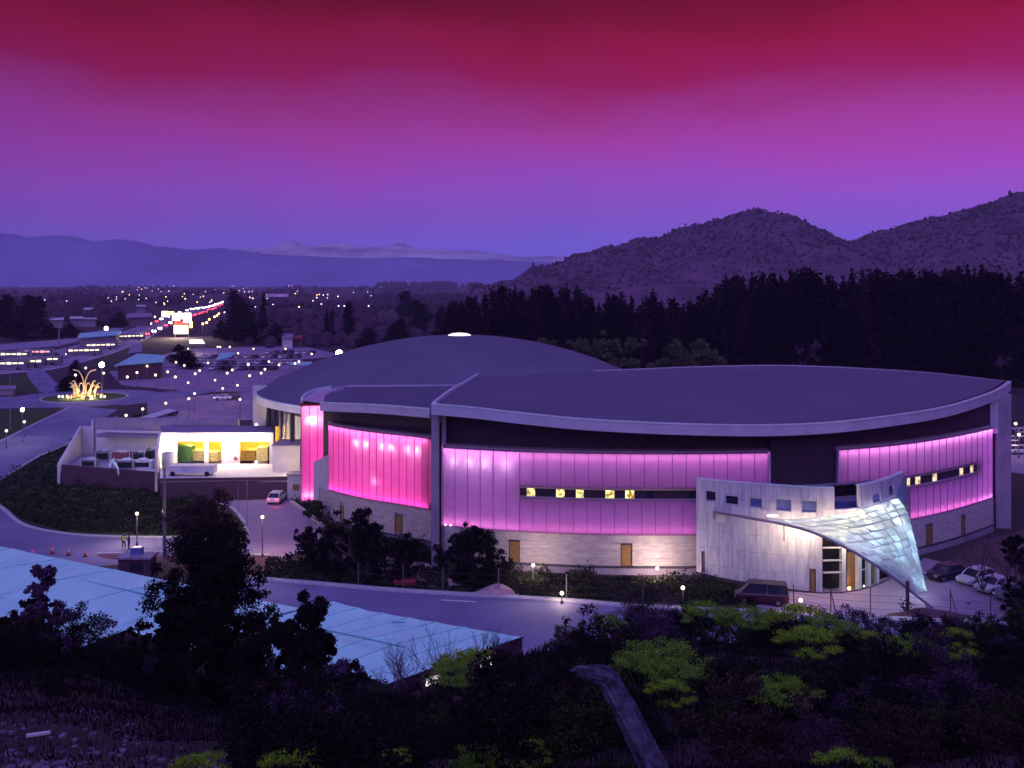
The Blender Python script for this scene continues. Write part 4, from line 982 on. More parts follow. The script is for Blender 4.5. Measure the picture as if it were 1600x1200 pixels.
shed('barn', [(130, 484, 0), (146, 484, 0), (146, 481, 0), (132, 481, 0)], 6, 0, M['white'], 'small pale barn roof in the dark plain left of the highway', wallm=M['conc'])
shed('barn', [(196, 497, 0), (238, 495, 0), (236, 489, 0), (200, 490, 0)], 6, 0, M['conc'], 'grey-violet barn beside the far bend of the highway', wallm=M['conc'])
shed('barn', [(212, 479, 0), (228, 479, 0), (227, 476.5, 0), (214, 476.5, 0)], 6, 0, M['white'], 'tiny pale barn beyond the grey-violet one', wallm=M['conc'])
shed('factory', [(413, 464, 0), (452, 464, 0), (450, 459, 1), (418, 459, 1)], 9, 0, M['fascia'], 'long pale factory block on the far plain', 'factory', M['conc'])
shed('hill_greenhouse', [(128, 443.5, 0), (212, 443.5, 0), (206, 441.5, 0), (134, 441.5, 0)], 9, 0, M['white'], 'long pale greenhouse on the horizon at the left', 'greenhouse', M['conc'])
shed('white_fence_shed', [(-30, 610, 0), (25, 608, 0), (25, 603, 0), (-30, 604, 0)], 1.5, 0, M['conc'], 'low violet-grey shed by the left edge of the roundabout road', wallm=M['conc'])
shed('far_house', [(440, 528, 0), (458, 528, 0), (458, 522, 0), (441, 522, 0)], 4.5, 0, M['conc'], 'small house with violet roof left of the poplars', 'house', M['white'])
shed('far_house', [(460, 529, 0), (472, 529, 0), (472, 524, 0), (461, 524, 0)], 4, 0, M['redp'], 'small house with dull red roof left of the poplars', 'house', M['wood_dark'])
shed('far_house', [(704, 476, 0), (716, 476, 0), (716, 471, 0), (705, 471, 0)], 6, 0, M['white'], 'pale house among the trees behind the dome top', 'house', M['conc'])

# lit tower sign
tp = P(284, 527); S = empty('lit_tower_sign', tp, 'tall glaring white roadside tower sign with a red band', 'sign')
w_ = 30/F*tp.y; hs = 40/F*tp.y
for sx in (-.35, .35): MB().tube([(sx*w_, 0, 0), (sx*w_, 0, hs)], .35, 8).local('post', M['darkmetal'], S)
MB().box((-.02*w_, -.5, hs*.30), (w_*.75, .6, hs*.34)).local('lower_face', M['e_white'], S)
MB().box((-.02*w_, -.5, hs*.53), (w_*.72, .6, hs*.09)).local('red_band', M['e_redsign'], S)
for q, (cx_, cz_, ww, hh2) in enumerate(((-.28, .80, .4, .30), (.02, .83, .16, .22), (.30, .76, .36, .36), (-.1, .62, .5, .04))): MB().box((cx_*w_, -.5, hs*cz_), (w_*ww, .6, hs*hh2)).local('upper_face', (M['e_white'], M['e_amber'], M['e_head'], M['e_redsign'])[q], S)
lamp('POINT', tuple(tp+Vector((0, -6, 6))), 30000, (1, .8, .55), None, 'sign_glow', size=2)
MB().box((w_*.5, -.45, hs*.5), (w_*.12, .5, hs*.25)).local('side_face', M['e_amber'], S)
s2 = P(262, 507); S2 = empty('lit_roadside_sign', s2, 'smaller glowing sign just left of the tall white tower sign', 'sign')
MB().box((-2, 0, 7), (4, .6, 4)).local('sign_face', M['e_white'], S2); MB().box((2.4, 0, 7.6), (3.4, .6, 2.2)).local('sign_face', M['e_amber'], S2); MB().tube([(0, .5, 0), (0, .5, 9)], .3, 6).local('post', M['darkmetal'], S2)

# ------------------------------------------------------------------ sculpture on the roundabout
SC = empty('fountain_sculpture', rc+Vector((0, 0, .19)), 'gold lit sculpture of rearing horses and tall curling arcs on the roundabout', 'sculpture')
gold = mat('gilded_metal', (.85, .62, .3), .35, metal=.3, scale=3)
def curve3(pts, r, name, m=gold): return MB().tube(smoothline([Vector(p) for p in pts], 5), r, 6).local(name, m, SC, True)
for s in (-1, 1):
    curve3([(s*.4, 0, 0), (s*.15, 0, 3), (s*.5, 0, 5), (s*1.5, 0, 6.6), (s*2.9, 0, 7.0)], .16, 'arc')
    curve3([(s*.3, .2, .5), (s*.9, .2, .9), (s*1.5, .2, 2.2), (s*1.1, .2, 3.6), (s*.5, .2, 3.2), (s*.4, .2, 1.8), (s*1.0, .2, .5), (s*1.8, .2, .2)], .11, 'loop')
    for k, xo in enumerate((1.9, 3.0)):
        # rearing horse: body, neck, head and legs grown as one skin
        bm_ = bpy.data.meshes.new('horse'); hv = [(0, 0, 1.9), (.25*s, 0, 2.5), (.5*s, 0, 3.2), (.75*s, 0, 3.9), (1.15*s, 0, 4.05), (1.45*s, 0, 3.75), (-.1*s, .2, 1.2), (-.25*s, .2, .6), (-.1*s, .2, 0), (.1*s, -.2, 1.2), (0, -.2, .6), (.15*s, -.2, 0),
              (.9*s, .15, 3.1), (1.3*s, .15, 2.8), (.95*s, -.15, 2.7), (1.35*s, -.15, 2.9), (-.35*s, 0, 1.7), (-.7*s, 0, 1.0)]
        he = [(0, 1), (1, 2), (2, 3), (3, 4), (4, 5), (0, 6), (6, 7), (7, 8), (0, 9), (9, 10), (10, 11), (2, 12), (12, 13), (2, 14), (14, 15), (0, 16), (16, 17)]
        bm_.from_pydata([(x*1.0, y, z*(1.05 if k == 0 else .9)) for x, y, z in hv], he, [])
        o = linkmesh('horse_figure', bm_, SC, (s*xo*.85, .3*(k*2-1), 0)); sk = o.modifiers.new('skin', 'SKIN'); bm_.materials.append(gold)
        rr_ = [.34, .33, .3, .17, .15, .1, .18, .1, .1, .18, .1, .1, .1, .07, .1, .07, .1, .04]
        for i, v in enumerate(bm_.skin_vertices[0].data): v.radius = (rr_[i], rr_[i]); v.use_root = (i == 0)
        o.modifiers.new('sub', 'SUBSURF').levels = 1
mb = MB()
for k in range(40):
    a = random.random()*6.28; r_ = random.uniform(.5, 5.2); mb.sphere((r_*math.cos(a), r_*math.sin(a)*.7, .2+random.random()*.3), random.uniform(.25, .5), 6, 4)
mb.local('rocky_base', gold, SC)
mb = MB()
for a_ in (-5.9, -5.0, 4.7, 5.6): mb.sphere((a_, -1.2, .35), .3)
mb.local('globe_lamp', M['e_lamp'], SC)
for x_, y_ in ((-3.2, -2.6), (0, -3.0), (3.2, -2.6), (0, 2)):
    lamp('POINT', (rc.x+x_, rc.y+y_, .7), 900, (1, .72, .35), None, 'fountain_lamp', size=.2)

# ------------------------------------------------------------------ lamp posts
def make_post(h, em, r=.4):
    t = empty('lamp_post', (0, 0, 0)); MB().tube([(0, 0, 0), (0, 0, h)], .07, 6).local('post', M['metal'], t)
    MB().sphere((0, 0, h+r*.6), r, 8, 6).local('globe', em, t, True)
    MB().tube([(0, 0, 0), (0, 0, .3)], .14, 8).local('base', M['darkmetal'], t); return t
proto = {}
def post(px, py, D=None, h=4.0, kind='warm', label=None, light=0, r=.27, grp='globe lamps around the car parks'):
    if D is None: D = F*(H-h)/(py-HY)
    key = (h if D is None else round(h, 1), kind, r)
    z = H-(py-HY)/F*D; hh_ = max(1.0, z)
    key = (round(hh_, 1), kind, r); em = {'warm': M['e_lamp'], 'green': M['e_green'], 'far': M['e_far'], 'amber': M['e_amber']}[kind]
    if key not in proto: o = make_post(key[0]-r*.6, em, r); proto[key] = o
    else: o = copy_tree(proto[key])
    o.location = (X(px, D), D, 0); tag(o, label or 'warm globe lamp post standing among the car parks left of the dome', 'lamp post', grp)
    if light: lamp('POINT', (X(px, D), D, hh_+.1), light*2.6, {'warm': (1, .75, .5), 'green': (.75, 1, .85)}.get(kind, (1, .8, .6)), None, 'post_light', size=.35)
    return o
far_l = [(134, 575), (118, 586), (162, 583), (199, 589), (214, 582), (230, 572), (243, 586), (262, 581), (274, 589), (275, 566), (288, 571), (305, 584), (312, 579), (363, 578), (388, 570),
         (325, 567), (390, 587), (408, 583), (414, 577), (420, 565), (436, 570), (446, 545), (487, 553), (467, 565), (461, 568), (388, 569), (355, 583), (340, 542), (344, 542), (359, 542), (396, 545), (372, 552), (294, 545)]
for k, (x_, y_) in enumerate(far_l): post(x_, y_, light=90 if k % 3 == 0 else 0, r=.34)
for x_, y_, l_ in ((304, 615, 'nearer'), (295, 623, 'n'), (259, 630, 'n'), (223, 639, 'n'), (197, 649, 'n'), (170, 658, 'n'), (375, 624, 'n'), (348, 607, 'n'), (294, 598, 'n'), (336, 594, 'n'), (371, 602, 'n')):
    post(x_, y_, light=110, label='warm globe lamp post along the planted path behind the service building', grp='globe lamps along the path', r=.27)
for x_, y_, D_, lab, li in ((214, 802, 111, 'glowing globe lamp post by the two people at the left road', 500), (410, 808, 106.5, 'glowing globe lamp post at the mouth of the delivery drive', 500),
      (833, 883, 97.5, 'low glowing lamp at the foot of the stone base left of the ochre door', 350), (1027, 888, 97.5, 'bright low lamp at the stone base right of the ochre door', 520), (878, 927, 91, 'low glowing lamp beside the front road kerb', 120),
      (1067, 918, 91, 'low lamp in the planting near the dark van', 60), (1251, 943, 89, 'low lamp standing behind the fennel clump at the forecourt', 60), (715, 888, 98, 'lamp glowing inside the big dark shrub', 60), (577, 846, 107, 'tiny lamp glowing in the large shrub before the pink wing', 30)):
    post(x_, y_, D_, label=lab, light=li, r=.19, grp='lamps around the front garden')
post(530, 552, 215, label='dazzling white floodlight mast at the left rim of the dome', kind='green', light=3500, r=.75, grp='bright white masts')
post(35, 640, label='green-white street lamp on the lawn by the roundabout road', kind='green', light=700, h=6, r=.35, grp='green-white street lamps')
post(159, 570, label='dazzling green-white lamp behind the sculpture', kind='green', light=1500, h=8, r=.7, grp='green-white street lamps')
post(166, 513, label='green-white lamp above the bluish shed beyond the highway', kind='green', light=1800, h=10, r=.8, grp='green-white street lamps')
post(38, 659, label='small lamp on the pavement by the left road', r=.25, h=3, light=60, grp='small lamps by the left road'); post(10, 673, label='small lamp nearest the left edge on the pavement', r=.25, h=3, light=60, grp='small lamps by the left road')
post(1587, 662, label='globe lamp over the packed cars at the right edge, the farther one', light=250, grp='lamps over the right car park'); post(1592, 679, label='globe lamp over the packed cars at the right edge, the nearer one', light=250, grp='lamps over the right car park')
for x_, y_ in ((489, 470), (495, 465), (499, 460), (505, 461), (512, 460), (519, 476), (529, 478), (538, 478), (502, 475), (528, 463), (437, 463), (443, 463), (432, 462), (374, 454), (382, 456), (389, 456), (394, 455), (385, 474), (395, 466), (399, 479), (576, 478), (772, 446), (779, 447), (789, 446), (128, 443.2), (242, 495), (70, 469), (328, 472), (351, 488)):
    post(x_, y_, h=9 if y_ > 444 else 4, kind='far', r=.75 if y_ < 470 else .55, label='faint pinkish street light far out on the plain', grp='far street lights on the plain')
for k in range(70):
    x_ = random.gauss(330, 150); y_ = 446+34*random.random()**1.3
    if 0 < x_ < 700: post(x_, y_, h=8, kind='amber' if k % 5 < 2 else 'far', r=.5+.0006*max(0, 600*(470-y_)/25), label='tiny light scattered among the dark trees of the far plain', grp='scattered lights of the far plain')
for x_, y_ in ((317, 506), (323, 504), (327, 499), (335, 495), (339, 493), (342, 490)):
    post(x_, y_, h=7, kind='amber', r=.6, label='amber lamp beside the far bend of the highway', grp='amber highway lamps')

# poles
def pole(px, pyt, pyb, r, label, arm=False, m=M['metal'], name='utility_pole', cat='pole'):
    b = P(px, pyb); zt = H-(pyt-HY)/F*b.y; t = empty(name, b, label, cat)
    MB().tube([(0, 0, 0), (0, 0, zt*.5), (0, 0, zt)], [r, r*.85, r*.65], 8).local('pole', m, t)
    if arm: MB().box((0, 0, zt-.6), (1.8, .12, .12)).local('cross_arm', m, t)
    else: MB().sphere((0, 0, zt), r*.9, 6, 4).local('cap', m, t)
    return t
pole(257, 735, 872, .2, 'thick violet-grey utility pole standing in the island bed by the left road', False)
pole(372, 752, 803, .05, 'slim dark pole before the dark retaining wall, left of two', False); pole(386, 752, 825, .05, 'slim dark pole before the dark retaining wall, right of two', False)
pole(92, 502, 538, .35, 'tall pale power pole beyond the highway at the left', True); pole(16, 588, 672, .14, 'tall thin pole by the left edge near the lawn'); pole(370, 562, 590, .12, 'thin mast among the car park lamps')
pole(982, 533, 590, .18, 'thin pale mast behind the dip between the two roofs'); pole(718, 488, 560, .2, 'thin mast rising behind the rooflight of the dome'); pole(60, 572, 640, .1, 'thin pole at the left side of the roundabout')

# ------------------------------------------------------------------ cars
def carpaint(n, c): 
    m = mat(n, c, .28, metal=.25, spec=.7, scale=1, var=.05); return m
CP = {'silver': carpaint('silver_paint', (.5, .5, .58)), 'white': carpaint('white_paint', (.75, .72, .75)), 'dark': carpaint('dark_paint', (.03, .02, .04)), 'maroon': carpaint('maroon_paint', (.045, .008, .02)), 'violet': carpaint('grey_paint', (.13, .11, .18))}
def make_car(paint, kind='hatch', lights=None):
    t = empty('parked_car', (0, 0, 0)); L = 4.3 if kind != 'van' else 4.9; hw = .88; hr = {'hatch': 1.46, 'sedan': 1.42, 'van': 1.95}[kind]
    # (x, z_low, z_belt, half width)
    st_ = [(-.5, .45, .62, .62), (-.485, .32, .78, .78), (-.40, .26, .84, .87), (-.2, .24, .9, .88), (.0, .24, .92, .88), (.25, .24, .93, .88), (.42, .28, .95, .86), (.49, .36, .9, .78), (.5, .5, .75, .7)]
    if kind == 'van': st_ = [(a, b, c*1.18 if a > -.42 else c*1.05, d) for a, b, c, d in st_]
    mb = MB(); vs = []; k = 8
    for x, zl, zb, w in st_:
        x *= L; vs += [(x, -w*.9, zl), (x, -w, zl+.15), (x, -w, zb-.12), (x, -w*.88, zb), (x, w*.88, zb), (x, w, zb-.12), (x, w, zl+.15), (x, w*.9, zl)]
    mb.add(vs, [(i*k+j, i*k+(j+1) % k, (i+1)*k+(j+1) % k, (i+1)*k+j) for i in range(len(st_)-1) for j in range(k)]+[tuple(range(k-1, -1, -1)), tuple((len(st_)-1)*k+j for j in range(k))])
    mb.local('body', paint, t, False)
    g0 = {'hatch': [(-.27, 0, .78), (-.10, 1, .66), (.30, 1, .66), (.46, 0, .76)], 'sedan': [(-.24, 0, .78), (-.08, 1, .64), (.20, 1, .64), (.36, 0, .74)], 'van': [(-.38, 0, .8), (-.22, 1, .72), (.44, 1, .72), (.48, 0, .8)]}[kind]
    zb = .9 if kind != 'van' else 1.06; mb = MB(); vs = []
    for x, u, w in g0: z = (hr-.05) if u else zb-.02; vs += [(x*L, -w, z), (x*L, w, z)]
    base = [(-.24*L, -.8, zb-.02), (.42*L, -.8, zb-.02), (.42*L, .8, zb-.02), (-.24*L, .8, zb-.02)]
    mb.add(vs, [(0, 2, 3, 1), (2, 4, 5, 3), (4, 6, 7, 5), (0, 6, 4, 2), (1, 3, 5, 7), (1, 7, 6, 0)]); mb.local('windows', M['windark'], t)
    a, b = g0[1], g0[2]; mb = MB(); mb.prism([((a[0]-.01)*L, -a[2]-.02), ((b[0]+.01)*L, -b[2]-.02), ((b[0]+.01)*L, b[2]+.02), ((a[0]-.01)*L, a[2]+.02)], hr-.06, hr); mb.local('roof', paint, t)
    mb = MB()
    for s in (-1, 1):
        for (u, v) in ((0, 1), (3, 2)): mb.tube([(g0[u][0]*L, s*g0[u][2], zb), (g0[v][0]*L, s*g0[v][2], hr-.04)], .05, 4)
        mb.tube([(.1*L, s*.80, zb-.02), (.1*L, s*.68, hr-.04)], .04, 4)
    mb.local('pillars_frame', paint, t)
    for x in (-.31, .30):
        for s in (-1, 1):
            w = MB().tube([(x*L, s*.72, .33), (x*L, s*.90, .33)], .33, 14).local('wheel', M['black'], t)
            MB().tube([(x*L, s*.905, .33), (x*L, s*.92, .33)], .19, 10).local('rim', M['metal'], w)
    lit = lights
    for s in (-1, 1):
        MB().box((-.483*L, s*.6, .66), (.14, .3, .14)).local('headlight', M['e_head'] if lit in ('front', 'both') else M['fascia_lip'], t)
        MB().box((.492*L, s*.62, .76), (.1, .24, .2)).local('tail_light', M['e_red'] if lit in ('rear', 'both') else M['redp'], t)
    return t
cars = {}
def car(px, py, rz, paint, kind, label, lights=None, grp=None, name='parked_car'):
    key = (paint, kind, lights)
    o = copy_tree(cars[key]) if key in cars else make_car(CP[paint], kind, lights); cars.setdefault(key, o)
    o.name = name; o.location = P(px, py)+Vector((0, 0, .02)); o.rotation_euler = (0, 0, rz); tag(o, label, 'van' if kind == 'van' else 'car', grp); return o
# nose points to local -x
car(433, 784, R(-92), 'white', 'hatch', 'white car seen from behind with red tail lights in the delivery drive', 'rear')
car(1190, 942, R(-14), 'maroon', 'van', 'dark maroon van parked in front of the stone entrance drum')
car(1478, 904, R(25), 'dark', 'hatch', 'black car parked farthest left in the right forecourt row', grp='cars in the right forecourt row')
car(1526, 911, R(28), 'silver', 'hatch', 'silver car second in the right forecourt row', grp='cars in the right forecourt row')
car(1556, 924, R(24), 'silver', 'sedan', 'silver saloon third in the right forecourt row, below the other silver car', grp='cars in the right forecourt row')
car(1588, 937, R(20), 'violet', 'hatch', 'dark grey car nearest the camera at the right edge', grp='cars in the right forecourt row')
car(1622, 950, R(20), 'dark', 'sedan', 'black saloon cut by the right edge of the picture', grp='cars in the right forecourt row')
car(349, 625, R(5), 'white', 'sedan', 'white car on the curved drive left of the dome', 'front'); car(361, 624, R(5), 'dark', 'hatch', 'dark car just behind the white one left of the dome')
k = 0
for y_, x0, x1, n in ((578, 335, 440, 9), (569, 300, 480, 14), (560, 320, 480, 12), (574, 190, 240, 4), (553, 420, 500, 7)):
    for i in range(n):
        x_ = x0+(x1-x0)*(i+random.uniform(-.15, .15))/n; c_ = random.choice(['silver', 'white', 'dark', 'violet', 'maroon', 'white'])
        car(x_, y_, R(random.choice((80, -100))+random.uniform(-4, 4)), c_, 'hatch', {'silver': 'silver', 'white': 'white', 'dark': 'black', 'violet': 'grey', 'maroon': 'maroon'}[c_]+' car among the rows parked beyond the lamp-lit lot', grp='cars in the far car park')
for i in range(26):
    x_ = random.uniform(1580, 1665); y_ = random.choice((680, 686, 693, 700, 707)); c_ = random.choice(['silver', 'white', 'dark', 'violet', 'silver'])
    x_ = 1578+(i % 6)*15+random.uniform(-1.5, 1.5); y_ = (681, 687, 694, 701, 709)[i//6]
    car(x_, y_, R(10), c_, 'hatch', {'silver': 'silver', 'white': 'white', 'dark': 'black', 'violet': 'grey'}[c_]+' car packed in the lot at the right edge beyond the pylon', grp='cars packed in the right lot')
car(236, 657, R(30), 'maroon', 'hatch', 'dark red car half under the long white canopy'); car(262, 650, R(30), 'maroon', 'hatch', 'second dark red car under the upper end of the white canopy'); 
# traffic on the highway
for x_, y_, a_, l_ in ((38, 565, 188, 'front'), (90, 566, 12, 'front'), (85, 556, 190, 'rear'), (180, 541, 28, 'front'), (226, 523, 32, 'front'), (150, 538, 205, 'rear')):
    car(x_, y_, R(a_), 'white' if l_ == 'front' else 'dark', 'hatch', ('white car with bright headlights' if l_ == 'front' else 'dark car with red tail lights')+' travelling on the near stretch of highway', l_, 'cars travelling on the highway', 'travelling_car')
def coach(px, py, rz, lab, em):  # added vehicles whose glowing windows stand in for traffic light streaks
    t = empty('streak_coach', P(px, py)+Vector((0, 0, .05)), lab, 'coach', 'coaches standing in for light streaks on the highway', rz); L = 13
    MB().box((0, 0, 1.75), (L, 2.4, 2.6)).local('body', CP['violet'], t); MB().box((0, 0, 3.12), (L-.4, 2.2, .15)).local('roof', M['conc'], t)
    for sy in (-1, 1):
        for q in range(6): MB().box((-4.9+q*1.9, sy*1.21, 2.25), (1.55, .06, .55+.25*((q*7+int(px)) % 3 == 0))).local('streak_window', em, t)
        for x in (-4.2, 3.6): MB().tube([(x, sy*1.0, .5), (x, sy*1.22, .5)], .5, 12).local('wheel', M['black'], t)
    for sy in (-.9, .9): MB().box((-L/2, sy, .9), (.2, .4, .3)).local('headlight', M['e_head'], t)
M['e_streak'] = emat('streak_window_glow', (1, .82, .6), 1.7); M['e_streak2'] = emat('dim_red_streak_glow', (1, .35, .5), 1.6)  # streak brightness put into the window strips
for x_, y_, a_, m_, lab in ((132, 556, 20, 'e_streak', 'stand-in coach for a light streak on the highway above the sculpture'), (158, 547, 24, 'e_streak', 'stand-in coach for the light streak just ahead of the one above the sculpture'), (205, 532, 33, 'e_streak', 'stand-in coach for the light streak where the highway bends'),
     (66, 571, 10, 'e_streak', 'stand-in coach for a light streak, right one at the left end of the highway'), (40, 574.5, 8, 'e_streak', 'stand-in coach for a light streak, middle one at the left end of the highway'), (12, 578, 8, 'e_streak', 'stand-in coach for the light streak at the left edge'),
     (20, 562.5, 6, 'e_streak', 'stand-in coach for a light streak on the far lanes at the left edge'), (56, 558.5, 8, 'e_streak2', 'stand-in coach for a dim red light streak on the far lanes')):
    coach(x_, y_, R(a_), lab, M[m_])
def far_car(x_, y_, em, lab):
    p = P(x_, y_); t = empty('distant_car', p, lab, 'car', 'car lights on the far highway'); MB().box((0, 0, .8), (2.0, 4.2, 1.3)).local('body', M['darkwall'], t)
    mb = MB(); mb.sphere((-.7, -2.3, .9), .55, 6, 4).sphere((.7, -2.3, .9), .55, 6, 4); mb.local('lights', em, t)
for k in range(14):
    t_ = k/13; x_ = 232+60*t_; far_car(x_+random.uniform(-2, 2), float(np.interp(x_, [232, 262, 292], [509.5, 497, 486])) if k % 2 else float(np.interp(x_, [232, 262, 292], [524, 509, 495])), M['e_head'] if k % 3 else M['e_red'], 'tiny lit car on the bend of the highway left of the white tower sign')
for k in range(16):
    t_ = k/15; far_car(300+48*t_+random.uniform(-1, 1), float(np.interp(300+48*t_, [300, 325, 348], [484, 481, 473.5]))+random.uniform(-.4, .4), M['e_head'], 'tiny car with white headlights on the far bright stretch of highway')
for k in range(14):
    t_ = k/13; far_car(300+52*t_+random.uniform(-1.5, 1.5), float(np.interp(300+52*t_, [300, 325, 352], [496, 487, 474]))+random.uniform(-1.2, 1.2), M['e_red'], 'tiny car with red tail lights on the far stretch of highway')

# ------------------------------------------------------------------ marquees
TZ = 4.0
def marquee(corners, ridge_i, label, lo=0.0, name='marquee'):
    pts = [Vector((x_, y_, TZ)) for x_, y_ in corners]; c = sum(pts, Vector())/len(pts); t = empty(name, (c.x, c.y, 0), label, 'marquee'); return t, pts
T1, p1 = marquee([(-16.4, 77.6), (-76, 110), (-86, 70), (-36, 56), (-28.4, 72.8), (-23.2, 69.9)], None, 'large pale blue marquee roof at the left behind the small leafy tree')
def roof_grid(t, A, B_, C_, D_, nu, nv, hz, name='roof_skin'):
    """quad roof A(back right) B(back left) C(front left) D(front right), panels along u with small sag between frames"""
    for i in range(nu):
        mb = MB(); vs = []
        for a in range(5):
            u = (i+a/4)/nu
            for b in range(nv+1):
                v = b/nv; p = A.lerp(B_, u).lerp(D_.lerp(C_, u), v)
                z = p.z+hz*(1-abs(2*v-.9)/1.1)+(-.05*math.sin(math.pi*a/4))+.02*math.sin(9*v+i)
                vs.append((p.x, p.y, z))
        mb.add(vs, [(a*(nv+1)+b, (a+1)*(nv+1)+b, (a+1)*(nv+1)+b+1, a*(nv+1)+b+1) for a in range(4) for b in range(nv)])
        mb.build(name, M['tent'], t, True)
        L5 = [Vector(v_)+Vector((0, 0, .03)) for v_ in vs[:nv+1]]; MB().tube(L5, .035, 4).build('roof_rib', M['tentrib'], t)
def seam(t, pts): MB().tube(pts, .07, 5).build('roof_cable', M['tentseam'], t)
V3 = lambda a: Vector((a[0], a[1], TZ))
A, B_, C_, D_ = V3((-16.4, 77.6)), V3((-78, 111.3)), V3((-90, 92)), V3((-28.4, 72.8)); 
roof_grid(T1, V3((-16.4, 77.6)), V3((-80, 112.4)), V3((-87, 106.4)), V3((-23.2, 69.9)), 10, 6, .25)
roof_grid(T1, V3((-28.6, 72.9)), V3((-87, 106.5)), V3((-100, 88)), V3((-38, 52)), 9, 6, .2)
# first seam seen on the photo, along the middle
seam(T1, [Q(-40, 869, 96), Q(0, 877.5, 93), Q(100, 901, 86), Q(270, 938, 78.6), Q(400, 965, 74)])
mb = MB(); prev = None
for a, b in (((-16.4, 77.5), (-80, 112.3)), ((-23.3, 69.8), (-16.5, 77.5)), ((-28.6, 72.6), (-23.4, 70)), ((-38, 51.9), (-28.8, 72.5))):
    mb.wall(a, b, 0, TZ-.05, .08)
mb.build('side_wall', M['tentside'], T1)
T2 = empty('marquee', (-11, 70, 0), 'pale blue marquee roof with a pointed right corner beside the front road', 'marquee')
P1, P2, P4, P3 = V3((.75, 71.6)), V3((-8.6, 62.6)), V3((-14.3, 78.8)), V3((-24.2, 69.9))
def r2():
    for i in range(7):
        mb = MB(); vs = []
        for a in range(5):
            u = (i+a/4)/7
            for b in range(7):
                v = b/6; p = P1.lerp(P4, u).lerp(P2.lerp(P3, u), v); vs.append((p.x, p.y, p.z+.35*(1-abs(2*v-1))*math.sin(math.pi*min(1, u*1.4+.02))+(.25 if u > .8 else 0)*(u-.8)*5*(1-v)-.05*math.sin(math.pi*a/4)))
        mb.add(vs, [(a*7+b, (a+1)*7+b, (a+1)*7+b+1, a*7+b+1) for a in range(4) for b in range(6)]); mb.build('roof_skin', M['tent'], T2, True)
        MB().tube([Vector(v_)+Vector((0, 0, .03)) for v_ in vs[:7]], .035, 4).build('roof_rib', M['tentrib'], T2)
r2()
seam(T2, [Q(500, 983, 71), Q(560, 995, 69.2), Q(630, 1011, 67.2)])
mb = MB(); mb.wall((P2.x, P2.y), (P1.x, P1.y), 0, TZ-.06, .08); mb.wall((P3.x, P3.y), (P2.x, P2.y), 0, TZ-.06, .08); mb.wall((P1.x, P1.y), (P4.x, P4.y), 0, TZ-.06, .08); mb.build('side_wall', M['tentside'], T2)
MB().tube([P2+Vector((0, -.05, 0)), P1+Vector((.05, -.05, 0))], .06, 5).build('eave_rail', M['tentside'], T2)
for px, py, w_ in ((668, 1040, 1.2), (752, 1013, 1.1)):
    u = (px-590)/225; p = P2.lerp(P1, u); MB().box((p.x+.1, p.y-.12, 3.2), (w_, .06, .7), math.atan2(P1.y-P2.y, P1.x-P2.x)).build('lit_opening', M['e_sky'], T2)
MB().box((Q(622, 981, 73.5).x, 73.5, TZ+.4), (1.0, .1, .1)).build('roof_batten', M['tentseam'], T2)

# ------------------------------------------------------------------ front fences, hut, cones, people
FN = empty('wire_fence', P(1400, 960), 'dark post and wire fence in front of the right forecourt', 'fence')
fp = [(1175, 938, 905), (1240, 945, 912), (1298, 955, 918), (1360, 960, 918), (1418, 962, 908), (1485, 969, 920), (1548, 973, 925), (1640, 977, 930)]
for i, (x_, yb, yt) in enumerate(fp):
    p = P(x_, yb); zt = H-(yt-HY)/F*p.y; r_ = .05 if x_ != 1418 else .17; MB().tube([p, p+Vector((0, 0, zt))], r_, 6).build('fence_post', M['wood_dark'], FN)
    if x_ in (1485, 1298): MB().tube([p+Vector((0, 0, zt*.9)), p+Vector((.75 if x_ == 1485 else .4, -.1, 0))], .045, 5).build('brace', M['wood_dark'], FN)
for hz in (.5, 1.1, 1.7):
    MB().tube([P(x_, yb)+Vector((0, 0, hz)) for x_, yb, yt in fp], .012, 4).build('wire', M['wood_dark'], FN)
FN2 = empty('wire_fence', P(780, 926), 'sparse post and wire fence in front of the dark shrubs along the road', 'fence')
fp = [(560, 914, 878), (630, 921, 882), (692, 926, 886), (779, 930, 888), (885, 936, 897), (1004, 944, 915)]
for x_, yb, yt in fp:
    p = P(x_, yb); MB().tube([p, p+Vector((0, 0, H-(yt-HY)/F*p.y))], .045, 6).build('fence_post', M['metal'], FN2)
for hz in (.5, 1.2, 1.9): MB().tube([P(x_, yb)+Vector((0, 0, hz)) for x_, yb, yt in fp], .012, 4).build('wire', M['wood_dark'], FN2)
pole(1004, 915, 982, .1, 'dark post standing at the road edge in the bare bush', False, M['wood_dark'], 'fence_post', 'post')

